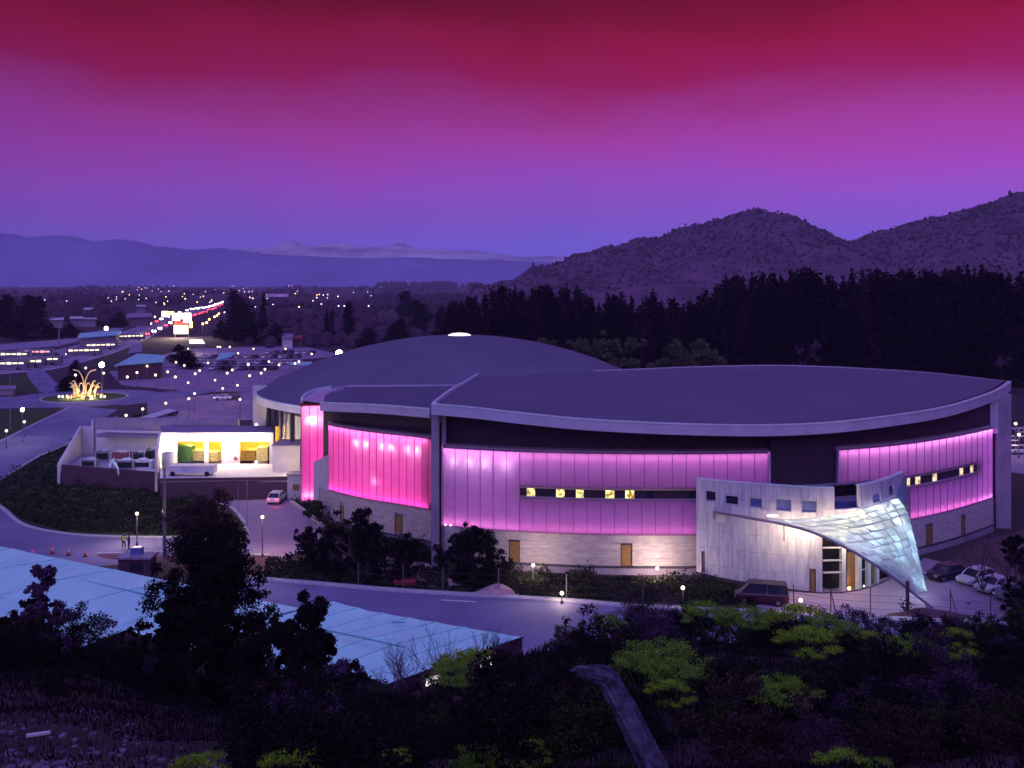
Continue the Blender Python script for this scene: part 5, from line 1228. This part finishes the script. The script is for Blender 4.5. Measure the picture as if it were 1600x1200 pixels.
hut = empty('guard_hut', (X(215, 99.5), 99.5, 0), 'dark wooden guard hut with flat pale roof in front of the two people', 'hut')
for i in range(9): MB().box((-1.44+i*.36, -.9, 1.0), (.33, .07, 2.0)).local('wall_board', M['wood_dark'], hut)
MB().box((0, .05, 1.0), (3.15, 1.75, 2.0)).local('walls', M['wood_dark'], hut)
MB().box((0, 0, 2.1), (3.5, 2.3, .2)).local('roof', M['conc'], hut); MB().box((.2, -.97, 1.2), (1.2, .05, .8)).local('window', M['windark'], hut)
bx = empty('roof_box', (X(214, 99.8), 99.8, 2.2), 'blue-grey box lying on the guard hut roof', 'box'); MB().box((0, 0, .3), (1.1, .8, .6)).local('casing', M['winblue'], bx); MB().box((0, 0, .66), (.9, .6, .1)).local('lid', M['fascia'], bx)
for k, (x_, y_) in enumerate(((22, 868), (50, 869), (82, 865), (107, 868), (133, 870))):
    c_ = empty('traffic_cone', P(x_, y_), ['dark-looking traffic cone farthest left on the road', 'orange traffic cone second from the left', 'orange traffic cone in the middle of the row of five', 'bright orange traffic cone fourth from the left', 'orange traffic cone farthest right of the row'][k], 'traffic cone', 'traffic cones along the left road')
    MB().tube([(0, 0, .04), (0, 0, .85)], [.2, .04], 12).local('cone', M['cone'], c_, True); MB().box((0, 0, .02), (.5, .5, .04)).local('base', M['black'], c_)
    MB().tube([(0, 0, .42), (0, 0, .58)], [.135, .105], 12, False).local('reflective_band', M['white'], c_, True)

skin = mat('skin', (.35, .2, .15), .6, scale=5); navy = mat('dark_navy_cloth', (.015, .015, .03), .9, scale=5); vest = mat('yellow_vest_cloth', (.85, .8, .1), .7, scale=6); hair = mat('dark_hair', (.02, .015, .012), .9)
def person(loc, rz, label, vestm=None, arm=0):
    t = empty('person', loc, label, 'person', rz=rz)
    v = [(0, 0, .95), (0, 0, 1.15), (0, 0, 1.38), (0, 0, 1.5), (0, 0, 1.6), (0, 0, 1.7)]; e = [(0, 1), (1, 2), (2, 3), (3, 4), (4, 5)]; r_ = [.15, .14, .16, .06, .09, .085]
    for s in (-1, 1):
        b = len(v); v += [(s*.19, 0, 1.42), (s*.25, -.02, 1.13), (s*.22, -.2-arm*.05, .98+arm*.1), (s*.20, -.27-arm*.05, .97+arm*.1)]; e += [(2, b), (b, b+1), (b+1, b+2), (b+2, b+3)]; r_ += [.075, .05, .035, .035]
        for q in range(4): v.append((s*(.17+.022*q), -.35-arm*.05+abs(q-1.5)*.008, .955+arm*.1)); e.append((b+3, len(v)-1)); r_.append(.009)
        v.append((s*.155, -.28-arm*.05, .99+arm*.1)); e.append((b+3, len(v)-1)); r_.append(.01)
        b = len(v); v += [(s*.1, 0, .88), (s*.12, -.02, .5), (s*.12, .02, .09), (s*.13, -.16, .04)]; e += [(0, b), (b, b+1), (b+1, b+2), (b+2, b+3)]; r_ += [.12, .075, .05, .045]
    me_ = bpy.data.meshes.new('body'); me_.from_pydata(v, e, []); me_.materials.append(navy); o = linkmesh('body', me_, t); o.modifiers.new('skin', 'SKIN')
    for i, sv in enumerate(me_.skin_vertices[0].data): sv.radius = (r_[i], r_[i]*.85); sv.use_root = (i == 0)
    o.modifiers.new('sub', 'SUBSURF').levels = 1
    f_ = MB(); f_.sphere((0, -.015, 1.655), .1, 12, 8, 1.2); f_.tube([(0, -.11, 1.67), (0, -.135, 1.64)], .015, 5); f_.local('face', skin, t, True)
    MB().sphere((0, .02, 1.70), .112, 12, 8, 1.0).local('hair', hair, t, True)
    if vestm:
        mb = MB(); n = 14; prof = [(.21, .17, .98), (.2, .165, 1.15), (.225, .175, 1.34), (.19, .13, 1.46)]; vs = [(a*math.cos(2*math.pi*k/n), b*math.sin(2*math.pi*k/n), z) for a, b, z in prof for k in range(n)]
        mb.add(vs, [(i*n+k, i*n+(k+1) % n, (i+1)*n+(k+1) % n, (i+1)*n+k) for i in range(3) for k in range(n)]); mb.local('vest', vestm, t, True)
    else: MB().box((0, -.36, 1.08), (.34, .22, .02)).local('papers', M['white'], t)
    return t
person(P(193.5, 858), R(25), 'person in dark clothes and a bright yellow vest standing on the left road', vest)
person(P(201.5, 859), R(-60), 'person in dark clothes holding white papers beside the yellow vest', None, 1)

# dead trunk in the foreground
dtr = empty('dead_trunk', Q(990, 1200, 9), 'bent weathered dead tree trunk leaning left in the foreground', 'tree trunk'); dtr.location.z = hill(dtr.location.x, 9)
tp_ = [Q(1110, 1360, 8.4), Q(1062, 1270, 8.6), Q(1022, 1200, 8.8), Q(992, 1140, 9), Q(964, 1088, 9.2), Q(950, 1064, 9.3), Q(938, 1056, 9.3), Q(918, 1052, 9.3), Q(904, 1051, 9.25)]
tl = smoothline(tp_, 14); mb = MB(); k = 64; vs = []
for i, p in enumerate(tl):
    t_ = i/(len(tl)-1); rad = float(np.interp(t_, [0, .3, .6, .75, .9, 1], [.13, .125, .112, .10, .075, .03])); d = (tl[min(i+1, len(tl)-1)]-tl[max(i-1, 0)]).normalized(); a = Vector((0, -1, 0)); a = (a-d*a.dot(d)).normalized(); b = d.cross(a)
    for j in range(k):
        th = 2*math.pi*j/k; gr = 1+.2*mnoise.noise(Vector((math.cos(th)*2.5, math.sin(th)*2.5, t_*2.5)))-.75*abs(mnoise.noise(Vector((math.cos(th)*4.5, math.sin(th)*4.5, t_*1.6))))
        vs.append(p+(a*math.cos(th)+b*math.sin(th))*rad*gr)
mb.add(vs, [(i*k+j, i*k+(j+1) % k, (i+1)*k+(j+1) % k, (i+1)*k+j) for i in range(len(tl)-1) for j in range(k)]+[tuple(range(k-1, -1, -1)), tuple((len(tl)-1)*k+j for j in range(k))])
mb.build('trunk', M['deadwood'], dtr, True)
mb = MB()
for k in range(5):
    p = Q(905+random.uniform(-4, 10), 1046+random.uniform(-6, 10), 9.25); mb.tube([p+Vector((.12, 0, 0)), p+Vector((0, 0, random.uniform(-.02, .03))), p+Vector((-.07, 0, random.uniform(-.03, .03)))], [.03, .02, .006], 5)
mb.build('splinter', M['deadwood'], dtr)

# ------------------------------------------------------------------ trees
def at_hill(px, py_base, D):
    x = X(px, D); return Vector((x, D, hill(x, D)-.1))
# big foreground trees: px centre, top row, width px, distance
def ftree(px, pyt, wpx, D, seed, leaf, n, ls, label, pyb=None, z0=.12, nl=30, name='broadleaf_tree', top=.55, jag=.33, cat='tree'):
    x = X(px, D); zb = (hill(x, D) if D < 60 else 0)-.1; zt = H-(pyt-HY)/F*D
    return make_tree(name, (x, D, zb), wpx/F*D, zt-zb, seed, leaf, n, ls, label, cat, None, z0, nl, top=top, jag=jag)
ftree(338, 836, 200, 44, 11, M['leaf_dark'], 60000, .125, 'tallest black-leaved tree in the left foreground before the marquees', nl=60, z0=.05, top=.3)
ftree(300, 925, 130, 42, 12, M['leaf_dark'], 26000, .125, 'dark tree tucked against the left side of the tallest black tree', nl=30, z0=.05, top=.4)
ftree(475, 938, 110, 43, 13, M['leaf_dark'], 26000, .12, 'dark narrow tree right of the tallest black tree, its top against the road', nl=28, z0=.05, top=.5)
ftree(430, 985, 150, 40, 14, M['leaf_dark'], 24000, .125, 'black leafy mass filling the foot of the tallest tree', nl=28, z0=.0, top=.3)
ftree(535, 1035, 110, 41, 15, M['leaf_pale'], 9000, .10, 'bush with violet-tinged leaves at the lower corner of the pointed marquee', nl=20, z0=0, name='bush', cat='bush')
ftree(530, 1045, 130, 40, 116, M['leaf_dark'], 11000, .16, 'black bush in front of the violet-tinged one', nl=20, z0=0, name='bush', cat='bush')
ftree(62, 878, 80, 46, 17, M['leaf_pale'], 12000, .11, 'small leafy tree with violet leaves standing in front of the large marquee', nl=18, z0=.15, top=.7)
ftree(60, 905, 70, 47, 18, M['leaf_dark'], 8000, .11, 'dark core tree behind the small violet-leaved tree', nl=14, z0=.1)
ftree(85, 962, 95, 46.5, 19, M['leaf_pale'], 9000, .11, 'low spreading bush to the right under the violet-leaved tree', nl=16, z0=0, name='bush', cat='bush')
ftree(30, 955, 110, 45.5, 20, M['leaf_dark'], 16000, .12, 'dark round bush at the foot of the violet-leaved tree', nl=18, z0=0, name='bush', cat='bush')
ftree(232, 972, 135, 48, 21, M['leaf_dark'], 6000, .15, 'dark bush between the left tree and the tallest tree', nl=16, z0=0, name='bush', cat='bush')
ftree(325, 785, 130, 103, 22, M['leaf_red'], 6500, .3, 'brownish leafy tree by the island bed left of the delivery drive', z0=.22, nl=24)
ftree(350, 812, 90, 100, 23, M['leaf_dark'], 5000, .3, 'darker small tree right beside the brownish one', z0=.15, nl=18)
ftree(500, 825, 95, 101, 24, M['leaf_dark'], 6000, .27, 'dark shrub with drooping left side before the delivery drive kerb', name='shrub', z0=0, nl=20, cat='shrub')
ftree(548, 802, 105, 100, 25, M['leaf_dark'], 9500, .27, 'tall dark shrub in front of the pink wing base', name='shrub', z0=0, nl=26, cat='shrub')
ftree(575, 845, 60, 98, 26, M['leaf_dark'], 4000, .26, 'dark shrub at the right foot of the tall one before the pink wing', name='shrub', z0=0, nl=14, cat='shrub')
sh = ftree(634, 842, 66, 98, 27, M['leaf_dark'], 5500, .25, 'upright dark shrub growing out of a low red planter', name='shrub', z0=.06, nl=16, cat='shrub')
ftree(740, 830, 125, 97.5, 28, M['leaf_dark'], 12000, .27, 'broad round dark shrub in front of the violet panel wall', name='shrub', z0=0, nl=30, cat='shrub')
ftree(655, 845, 40, 101, 29, M['leaf_red'], 2500, .25, 'brownish shrub between the red planter and the tall column', name='shrub', z0=0, nl=10, cat='shrub')
ftree(500, 788, 60, 121, 30, M['leaf_mid'], 2500, .3, 'green shrub at the foot of the pink end bay', name='shrub', z0=0, nl=10, cat='shrub')
pt = empty('red_planter', (X(633, 96.5), 96.5, 0), 'low red planter tub by the front road kerb under an upright shrub', 'planter'); mb = MB()
mb.add([(-.8, -.4, 0), (.8, -.4, 0), (.8, .4, 0), (-.8, .4, 0), (-1.05, -.5, .45), (1.05, -.5, .45), (1.05, .5, .45), (-1.05, .5, .45)], [(3, 2, 1, 0), (4, 5, 6, 7), (0, 1, 5, 4), (1, 2, 6, 5), (2, 3, 7, 6), (3, 0, 4, 7)]); mb.local('tub', M['redp'], pt)
MB().box((0, 0, .47), (2.2, 1.1, .06)).local('rim', M['redp'], pt)
# right edge
ftree(1590, 838, 70, 88, 31, M['leaf_dark'], 9000, .25, 'dense dark tree cut by the right edge above the parked cars', nl=22, z0=0)
ftree(1600, 955, 90, 57, 32, M['leaf_mid'], 8000, .15, 'leafy dark green bush cut by the right edge beside the fence', name='bush', nl=20, z0=0, cat='bush')
ftree(1570, 985, 80, 55, 33, M['leaf_dark'], 6000, .14, 'dark bush in front of the leafy one at the right edge', name='bush', nl=16, z0=0, cat='bush')
# round mid trees behind the dip
for k, (x_, y_, w_, l_) in enumerate(((850, 528, 60, 'leftmost'), (905, 524, 80, 'second'), (950, 524, 60, 'third'), (1000, 532, 70, 'fourth, beside the thin mast'), (1060, 529, 90, 'fifth'), (1105, 533, 60, 'rightmost'))):
    ftree(x_, y_, w_*1.15, 215, 40+k, M['leaf_hedge'], 12000, .55, f'low rounded olive tree behind the roof dip, {l_}', z0=0, nl=34, top=.2, name='olive_tree')
for k, (x_, y_, w_) in enumerate(((1250, 530, 30), (1272, 528, 26), (1565, 555, 40))): ftree(x_, y_, w_, 200, 50+k, M['leaf_pale'], 1100, .7, ['pale thin tree behind the roof crest, left of a pair', 'pale thin tree behind the roof crest, right of a pair', 'pale rounded tree behind the right tip of the roof'][k], z0=0, nl=10)
# forest of tall trees: shared meshes
fm = []
for k in range(7):
    w_, h_ = ((7, 30), (9, 30), (6, 30), (11, 30), (8, 30), (9, 30), (12, 30))[k]; L = []
    rr = random.Random(k+5)
    for i in range(30):
        t_ = i/29; wid = w_*.5*((1-t_)**.55 if k % 3 != 1 else math.sin(math.pi*min(.93, .25+.62*t_)))+.5; a_ = rr.random()*6.28; q = wid*.45; s_ = wid*(.55+.3*rr.random())
        L.append((q*math.cos(a_), q*math.sin(a_), 3+27*t_*.97, s_, s_, 1.6+rr.random()*1.4))
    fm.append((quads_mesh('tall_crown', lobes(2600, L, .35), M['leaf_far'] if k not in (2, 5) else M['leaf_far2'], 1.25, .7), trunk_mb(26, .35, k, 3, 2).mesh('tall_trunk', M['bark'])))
def tall(px, pyt, D, k, label, grp, wsc=1.0, name='tall_tree'):
    z = H-(pyt-HY)/F*D; t = empty(name, (X(px, D), D, 0), label, 'tree', grp, rz=random.random()*6.28); s = z/30
    for nm, me_ in (('crown', fm[k][0]), ('trunk', fm[k][1])): o = linkmesh(nm, me_, t); o.scale = (s*wsc, s*wsc, s)
    return t
FTOP = [(700, 478), (730, 462), (760, 452), (800, 449), (830, 452), (862, 448), (880, 442), (905, 447), (915, 462), (940, 470), (960, 455), (985, 458), (1000, 478), (1020, 450), (1035, 465), (1060, 472), (1085, 468), (1100, 455), (1120, 440), (1150, 430), (1200, 425), (1260, 422), (1300, 428), (1350, 427), (1380, 422), (1420, 420), (1450, 424), (1485, 416), (1510, 418), (1530, 416), (1560, 422), (1600, 430), (1700, 430)]
KD = ['narrow pointed', 'broad rounded', 'slender ragged', 'wide pointed', 'full rounded', 'plum-tinted', 'widest bushy']
def zone(x): return 'left of the dip between the roofs' if x < 900 else 'behind the dip between the roofs' if x < 1050 else 'below the left slope of the wooded hill' if x < 1150 else 'below the summit of the wooded hill' if x < 1230 else 'below the saddle of the hills' if x < 1380 else 'below the right-hand hill' if x < 1500 else 'by the right tip of the roof'
x_ = 702.0; n_ = 0
while x_ < 1680:
    yt = float(np.interp(x_, [p[0] for p in FTOP], [p[1] for p in FTOP]))+random.uniform(-2, 9)*(1 if x_ < 1100 else 1.3)
    left = x_ < 1000
    k_ = random.randrange(7); tall(x_, yt, random.uniform(300, 330), k_, f'tall {KD[k_]} dark tree in the wood {zone(x_)}', 'front row of the dark wood behind the hall', random.uniform(.8, 1.25)); x_ += random.uniform(9, 17); n_ += 1
x_ = 720.0
while x_ < 1680:
    yt = float(np.interp(x_, [p[0] for p in FTOP], [p[1] for p in FTOP]))+random.uniform(8, 40)
    k_ = random.randrange(7); tall(x_, yt, random.uniform(262, 290), k_, f'shorter {KD[k_]} tree before the wood {zone(x_)}', 'shorter trees before the wood', random.uniform(.9, 1.4)); x_ += random.uniform(13, 22)
# specimen trees in the plain
for x_, yt, yb, w, k, lab in ((8, 462, 528, 2.0, 1, 'dark tree at the left edge beyond the highway'), (45, 462, 520, 2.6, 4, 'broad dark tree in the clump left of the power pole'), (62, 463, 518, 2.0, 2, 'dark tree touching the broad one left of the power pole'),
        (185, 487, 512, 3.2, 3, 'round dark tree near the grey-violet barn'), (367, 452, 535, 1.8, 5, 'tall dark tree right of the far highway lights'), (385, 470, 538, 2.2, 6, 'dark tree just right of the tall one by the highway lights'), (412, 458, 520, .9, 0, 'slim dark poplar left of the far factory'),
        (510, 484, 533, 1.0, 0, 'slim poplar, left one of three behind the dome rim'), (519, 482, 533, .9, 2, 'slim poplar, middle one of three behind the dome rim'), (545, 472, 533, 1.15, 4, 'tallest poplar, right one of three behind the dome rim'),
        (280, 538, 568, 3.4, 3, 'round dark tree behind the cyan shed'), (295, 548, 576, 3.5, 6, 'broad dark tree between the cyan shed and the car park'), (118, 563, 600, 2.6, 5, 'round black tree left of the sculpture'), (100, 590, 612, 3.2, 3, 'low dark tree at the link road left of the sculpture'),
        (625, 498, 545, 2.0, 1, 'dark tree behind the left shoulder of the dome'), (612, 505, 548, 2.2, 3, 'lower dark tree behind the left shoulder of the dome'), (575, 512, 545, 3, 6, 'broad low tree right of the poplars'), (690, 478, 540, 1.8, 5, 'dark tree left of the wood'), (655, 470, 520, 2.4, 1, 'hazy broad tree beyond the dome top'), (635, 455, 500, 2.4, 4, 'tall hazy tree beyond the dome top'), (708, 470, 530, 1.6, 4, 'dark tree touching the left end of the wood'),
        (430, 505, 540, 2.5, 6, 'dark round tree left of the small houses'), (345, 500, 530, 2.4, 3, 'dark tree beside the amber highway lamps'), (30, 500, 532, 4, 6, 'low wide dark tree under the pale long roofs'), (75, 503, 530, 4, 3, 'low dark tree right under the pale long roofs'), (110, 505, 528, 4, 6, 'low dark tree right of the power pole')):
    p = P(x_, yb); tall(x_, yt, p.y, k, lab, None, w, 'field_tree')
# far woodland mass
pts_ = []
wd = MB()
for k in range(4200):
    while True:
        px = random.uniform(-60, 800); py = 441+70*random.random()**1.9
        if px < 380 and 462 < py < 505 and abs(px-float(np.interp(py, [462, 480, 505], [360, 320, 250]))) < 45: continue
        if py > 480 and 190 < px < 360: continue
        break
    p = P(px, py); band = mnoise.noise(Vector((px*.012, py*.09, 2)))
    if band < -.05 and py > 446: continue
    h_ = random.uniform(5, 11)*(1.0+.6*max(0, band)); 
    wd.sphere((p.x, p.y, h_*.45), h_*random.uniform(.22, .5), 5, 4, random.uniform(.8, 1.4))
for k in range(260):  # nearer scrub strip
    px = random.uniform(380, 720); py = random.uniform(505, 545); p = P(px, py); h_ = random.uniform(2, 5); wd.sphere((p.x, p.y, h_*.4), h_*.8, 6, 4)
for k in range(160):
    px = random.uniform(590, 760); py = random.uniform(441, 452); p = P(px, py); h_ = random.uniform(14, 24)*min(1, 1.6-abs(px-650)/160); wd.sphere((p.x, p.y, h_*.5), h_*.6, 6, 4, 1.1)
tag(wd.build('distant_woodland', M['hillbush']), 'dark far-off trees and hedges scattered over the plain', 'woodland', kind='stuff')

# ------------------------------------------------------------------ hillside bushes (shared meshes) and ground cover
bushm = []
for k in range(8):
    L = crown_lobes(14, 1.7, 1.15, 0, 100+k, .4, .4); leaf = (M['leaf_dark'], M['leaf_dark'], M['leaf_dark'], M['leaf_violet'], M['leaf_dark'], M['leaf_mid'], M['leaf_dark'], M['leaf_red'])[k]
    bushm.append(quads_mesh('bush_leaves', lobes(5200, L, .3), leaf, .055, .6))
descr = ['dense black bush', 'black-leaved bush', 'low black bush', 'violet-grey leafed bush', 'ragged dark bush', 'dull green bush', 'dark rounded bush', 'brownish bush']
cells = {}
FPX = [(1110, 52), (1160, 52), (1255, 50), (1300, 49), (1265, 44), (1030, 30), (1065, 27), (945, 55), (1360, 52), (1420, 50), (1495, 52), (1520, 48), (735, 42), (700, 40), (1215, 22), (312, 10.5), (457, 10), (745, 10.5), (825, 11), (1320, 10)]
def region(px, D): return ('left' if px < 300 else 'centre-left' if px < 700 else 'centre' if px < 1050 else 'right')+(' foreground slope' if D < 22 else ' middle slope' if D < 40 else ' upper edge of the slope')
nb = 0
for k in range(900):
    D = 8+52*random.random()**.8; px = random.uniform(-120, 1720)
    if nb >= 285: break
    if px < 420-(D-8)*2 and D < 40 and random.random() < (.97 if D < 26 else .8): continue
    if 560 < px < 870 and D > 33: continue
    if px < 560 and 25 < D < 36 and random.random() < .5: continue
    if 850 < px < 1100 and D < 10.5: continue
    if any(abs(px-f_[0]) < 34 and f_[1]-15 < D < f_[1]+1 for f_ in FPX): continue
    x = X(px, D); z = hill(x, D); s = (.55+.7*random.random())*(.45+.028*D) ; i = random.randrange(8)
    if px > 880 and D > 48: s *= .75
    key = (x//(s*.9), D//(s*1.2))
    if key in cells: continue
    cells[key] = 1; nb += 1
    o = linkmesh('hillside_bush', bushm[i], None, (x, D, z-.08)); o.scale = (s*random.uniform(.9, 1.3), s, s*random.uniform(.7, 1.1)); o.rotation_euler = (0, 0, random.random()*6.28)
    tag(o, f'{descr[i]} on the {region(px, D)}', 'bush', 'bushes on the dark hillside')
# ground cover of the slope
pts_ = []
while len(pts_) < 60000:
    D = 7+50*random.random()**1.1; px = random.uniform(-150, 1750)
    if px < 380 and D < 24 and random.random() < .8: continue
    x = X(px, D); pts_.append((x, D, hill(x, D)+random.random()*.12*(.3+D*.05)))
gc = quads_mesh('undergrowth', pts_, M['grass'], np.array([.03+.006*p[1] for p in pts_]), .22, np.array([[0, 0, 1.0]])); tag(linkmesh('undergrowth', gc), 'dark dry grass and weeds covering the hillside', 'undergrowth', kind='stuff')
pb = MB()
for k in range(3000):
    D = 7.5+24*random.random()**1.5; px = random.uniform(-80, 430)
    if px > 400-(D-7)*9+random.uniform(-60, 60): continue
    x = X(px, D); r_ = .006*random.paretovariate(1.6)*(.6+D*.06); r_ = min(r_, .09); pb.sphere((x, D, hill(x, D)+r_*.3), r_, 5, 3, .7)
tag(pb.build('loose_stones', M['pebble']), 'pale loose stones on the bare slope at the lower left', 'stones', kind='stuff')
pk = empty('pale_plank', at_hill(60, 1098, 22)+Vector((0, 0, .12)), 'small pale plank lying on the slope at the far left', 'plank'); MB().box((0, 0, .04), (.42, .09, .04), .35).local('board', M['whitebox'], pk)
pk.location = Q(60, 1098, 19); pk.location.z = hill(pk.location.x, pk.location.y)+.1

# garden ground cover behind the left road
pts_ = []
gp_ = [(0, 744), (92, 735), (140, 680), (175, 658), (250, 775), (330, 785), (385, 830), (320, 838), (180, 836), (100, 832), (35, 815), (0, 790)]
def inside(x, y, poly):
    c = False; j = len(poly)-1
    for i in range(len(poly)):
        if (poly[i][1] > y) != (poly[j][1] > y) and x < (poly[j][0]-poly[i][0])*(y-poly[i][1])/(poly[j][1]-poly[i][1])+poly[i][0]: c = not c
        j = i
    return c
gpoly = [(0, 748), (110, 694), (175, 657), (150, 668), (95, 732), (250, 772), (330, 786), (385, 836), (320, 837), (180, 835), (100, 831), (35, 813), (0, 788)]
spoly = [(780, 896), (1085, 908), (1190, 915), (1180, 948), (980, 941), (800, 929), (700, 922)]
spoly2 = [(415, 875), (560, 880), (700, 890), (700, 922), (620, 920), (415, 902)]
spoly3 = [(455, 780), (500, 800), (660, 850), (690, 880), (560, 880), (505, 825)]
for poly, n in ((gpoly, 22000), (spoly, 16000), (spoly2, 7000), (spoly3, 8000)):
    xs_ = [p[0] for p in poly]; ys_ = [p[1] for p in poly]; c_ = 0
    while c_ < n:
        a, b = random.uniform(min(xs_), max(xs_)), random.uniform(min(ys_), max(ys_))
        if inside(a, b, poly):
            p = P(a, b); cl = max(0, mnoise.fractal(Vector((p.x*.35, p.y*.35, 1)), .8, 2, 3)); pts_.append((p.x, p.y, .08+random.random()*(.15+2.2*cl))); c_ += 1
tag(linkmesh('garden_planting', quads_mesh('garden_planting', pts_, leafmat('garden_leaf', (.028, .03, .022), .2, .8), .34, .5)), 'low dark planting in the garden beds', 'planting', kind='stuff')

# fennel clumps
fen = []
for k in range(4):
    L = []; rr = random.Random(60+k)
    for i in range(24):
        a_ = rr.random()*6.28; q = .75*math.sqrt(rr.random()); z_ = .95-.55*q+rr.uniform(-.12, .12); L.append((q*math.cos(a_), q*math.sin(a_), z_, rr.uniform(.12, .22), rr.uniform(.12, .22), .05))
    pts2 = lobes(4600, L, .1); fen.append(quads_mesh('fennel_leaves', pts2, M['fennel'] if k % 2 else M['fennel2'], .05, .3, np.array([[.0, 0, .3]])))
stm = MB()
for i in range(12): a_ = i*.52; stm.tube([(0, 0, 0), (.35*math.cos(a_), .35*math.sin(a_), .45), (.62*math.cos(a_), .62*math.sin(a_), .8)], [.018, .014, .008], 4)
stm_me = stm.mesh('fennel_stems', M['leaf_mid'])
FEN = [(1110, 945, 52, 1.9, 0, 'fennel clump behind the dark van'), (1160, 952, 52, 1.7, 2, 'fennel clump just right of the dark van'), (1255, 950, 50, 2.2, 1, 'big bright fennel clump under the low forecourt lamp'), (1300, 965, 49, 1.6, 0, 'fennel clump at the right shoulder of the big bright one'), (1265, 985, 44, 1.6, 1, 'drooping fennel below the big bright clump'),
       (1030, 1005, 30, 1.5, 2, 'large green fennel mound right above the dead trunk'), (1000, 1025, 28, 1.1, 0, 'fennel left of the large green mound'), (1065, 1035, 27, 1.0, 0, 'fennel at the right foot of the large green mound'), (1050, 1070, 24, .7, 1, 'small fennel sprig below the large green mound'),
       (945, 967, 55, 1.1, 2, 'faint green fennel by the front road'), (1360, 993, 52, 1.2, 1, 'small fennel near the middle of the fence'), (1420, 998, 50, 1.7, 2, 'dense green fennel under the thick fence pole'), (1495, 988, 52, 1.3, 1, 'round yellow-green fennel near the right road'), (1520, 1022, 48, 1.3, 1, 'fennel below the round yellow-green one'),
       (735, 1022, 42, 1.8, 1, 'bright fennel beside the lit openings of the marquee'), (700, 1040, 40, 1.3, 2, 'fennel left below the lit marquee opening'), (312, 1178, 10.5, .42, 1, 'yellow-green fennel at the bottom left edge of the picture'), (457, 1172, 10, .45, 1, 'round yellow-green fennel at the bottom left of centre'), (620, 1170, 11, .22, 1, 'tiny fennel sprig at the bottom between two clumps'),
       (745, 1165, 10.5, .42, 2, 'fennel clump at the bottom centre'), (825, 1158, 11, .36, 1, 'bright fennel at the bottom centre, right one of a pair'), (1320, 1172, 10, .38, 1, 'fennel clump at the bottom right'), (1215, 1062, 22, .9, 2, 'dark green fennel alone on the right slope'), (1370, 1185, 10, .3, 2, 'dull fennel beside the bottom right clump')]
for px, pyt, D, s, k, lab in FEN:
    pyt -= 8 if D > 20 else 0; s *= 1.25 if D > 20 else 1.1; x = X(px, D); zt = H-(pyt-HY)/F*D; zb = zt-1.0*s; t = empty('fennel_plant', (x, D, zb), lab, 'plant')
    gz = hill(x, D); o = linkmesh('foliage', fen[k], t); o.scale = (s, s, s)
    o = linkmesh('stems', stm_me, t); o.scale = (s, s, s)
    if zb > gz: MB().tube([(0, 0, 0), (.03, 0, (gz-zb)/2), (0, 0, gz-zb-.1)], .03*s+.01, 5).local('stalk', M['leaf_mid'], t)

# bare bushes
def bare(name, loc, h, seed, label, m=M['twig'], spread=.55, n0=7, depth=4, r0=.03):
    rr = random.Random(seed); mb = MB(); t = empty(name, loc, label, 'bush')
    def grow(p, d, L, r, lv):
        e = p+d*L; mid = p+d*L*.5+Vector((rr.uniform(-.06, .06), rr.uniform(-.06, .06), rr.uniform(0, .08)))*L; mb.tube([p, mid, e], [r, r*.8, r*.55], 3, False)
        if lv <= 0: return
        for q in range(rr.choice((2, 3, 3))):
            nd = (d+Vector((rr.uniform(-1, 1), rr.uniform(-1, 1), rr.uniform(-.2, .7)))*spread).normalized(); grow(p+d*L*rr.uniform(.5, 1), nd, L*rr.uniform(.55, .8), r*.55, lv-1)
    for k in range(n0):
        a_ = rr.random()*6.28; d = Vector((math.cos(a_)*.7, math.sin(a_)*.7, .9+rr.random()*.5)).normalized(); grow(Vector((0, 0, 0)), d, h*.38, r0, depth)
    mb.local('branches', m, t); return t
for px, pyt, D, h, lab in ((640, 985, 46, 2.9, 'bare twiggy bush in front of the marquee, the left one'), (690, 962, 45, 3.4, 'tallest bare twiggy bush before the marquee'), (745, 968, 46, 2.8, 'bare twiggy bush before the marquee near its pointed corner'), (610, 1020, 44, 2.0, 'low bare bush at the lower marquee edge'), (790, 975, 47, 2.2, 'bare twigs rising at the pointed marquee corner')):
    x = X(px, D); zt = H-(pyt-HY)/F*D; bare('bare_bush', (x, D, zt-h), h, int(px), lab)
bare('bare_bush', (X(1015, 57), 57, hill(X(1015, 57), 57)-.1), 4.2, 77, 'dark bare bush over the front road beside the dark post', M['bark'], .7, 10, 4, .04)
bare('bare_bush', (X(1060, 58), 58, hill(X(1060, 58), 58)-.1), 3.4, 78, 'dark bare bush left of the dark van', M['bark'], .7, 8, 4, .04)
bare('bare_tree', (X(1535, 93), 93, .6), 6.0, 79, 'bare branching tree over the parked cars at the right', M['bark'], .7, 6, 5, .07)
bare('bare_tree', (X(1590, 88), 88, .6), 7.5, 80, 'bare tree at the right edge above the parked cars', M['bark'], .7, 6, 5, .08)

# ------------------------------------------------------------------ haze
hz_ = MB(); hz_.box((0, 3900, 174.5), (24000, 8200, 351)); ho = hz_.build('haze', M['black']); ho.data.materials.clear()
hmt = bpy.data.materials.new('evening_haze'); hmt.use_nodes = True; t = hmt.node_tree; t.nodes.clear()
v = t.nodes.new('ShaderNodeVolumePrincipled'); v.inputs['Density'].default_value = .000075; v.inputs['Color'].default_value = (.68, .58, 1, 1); v.inputs['Anisotropy'].default_value = -.5
o_ = t.nodes.new('ShaderNodeOutputMaterial'); t.links.new(v.outputs[0], o_.inputs['Volume']); ho.data.materials.append(hmt)
tag(ho, 'thin violet evening haze over the plain', 'haze', kind='stuff')
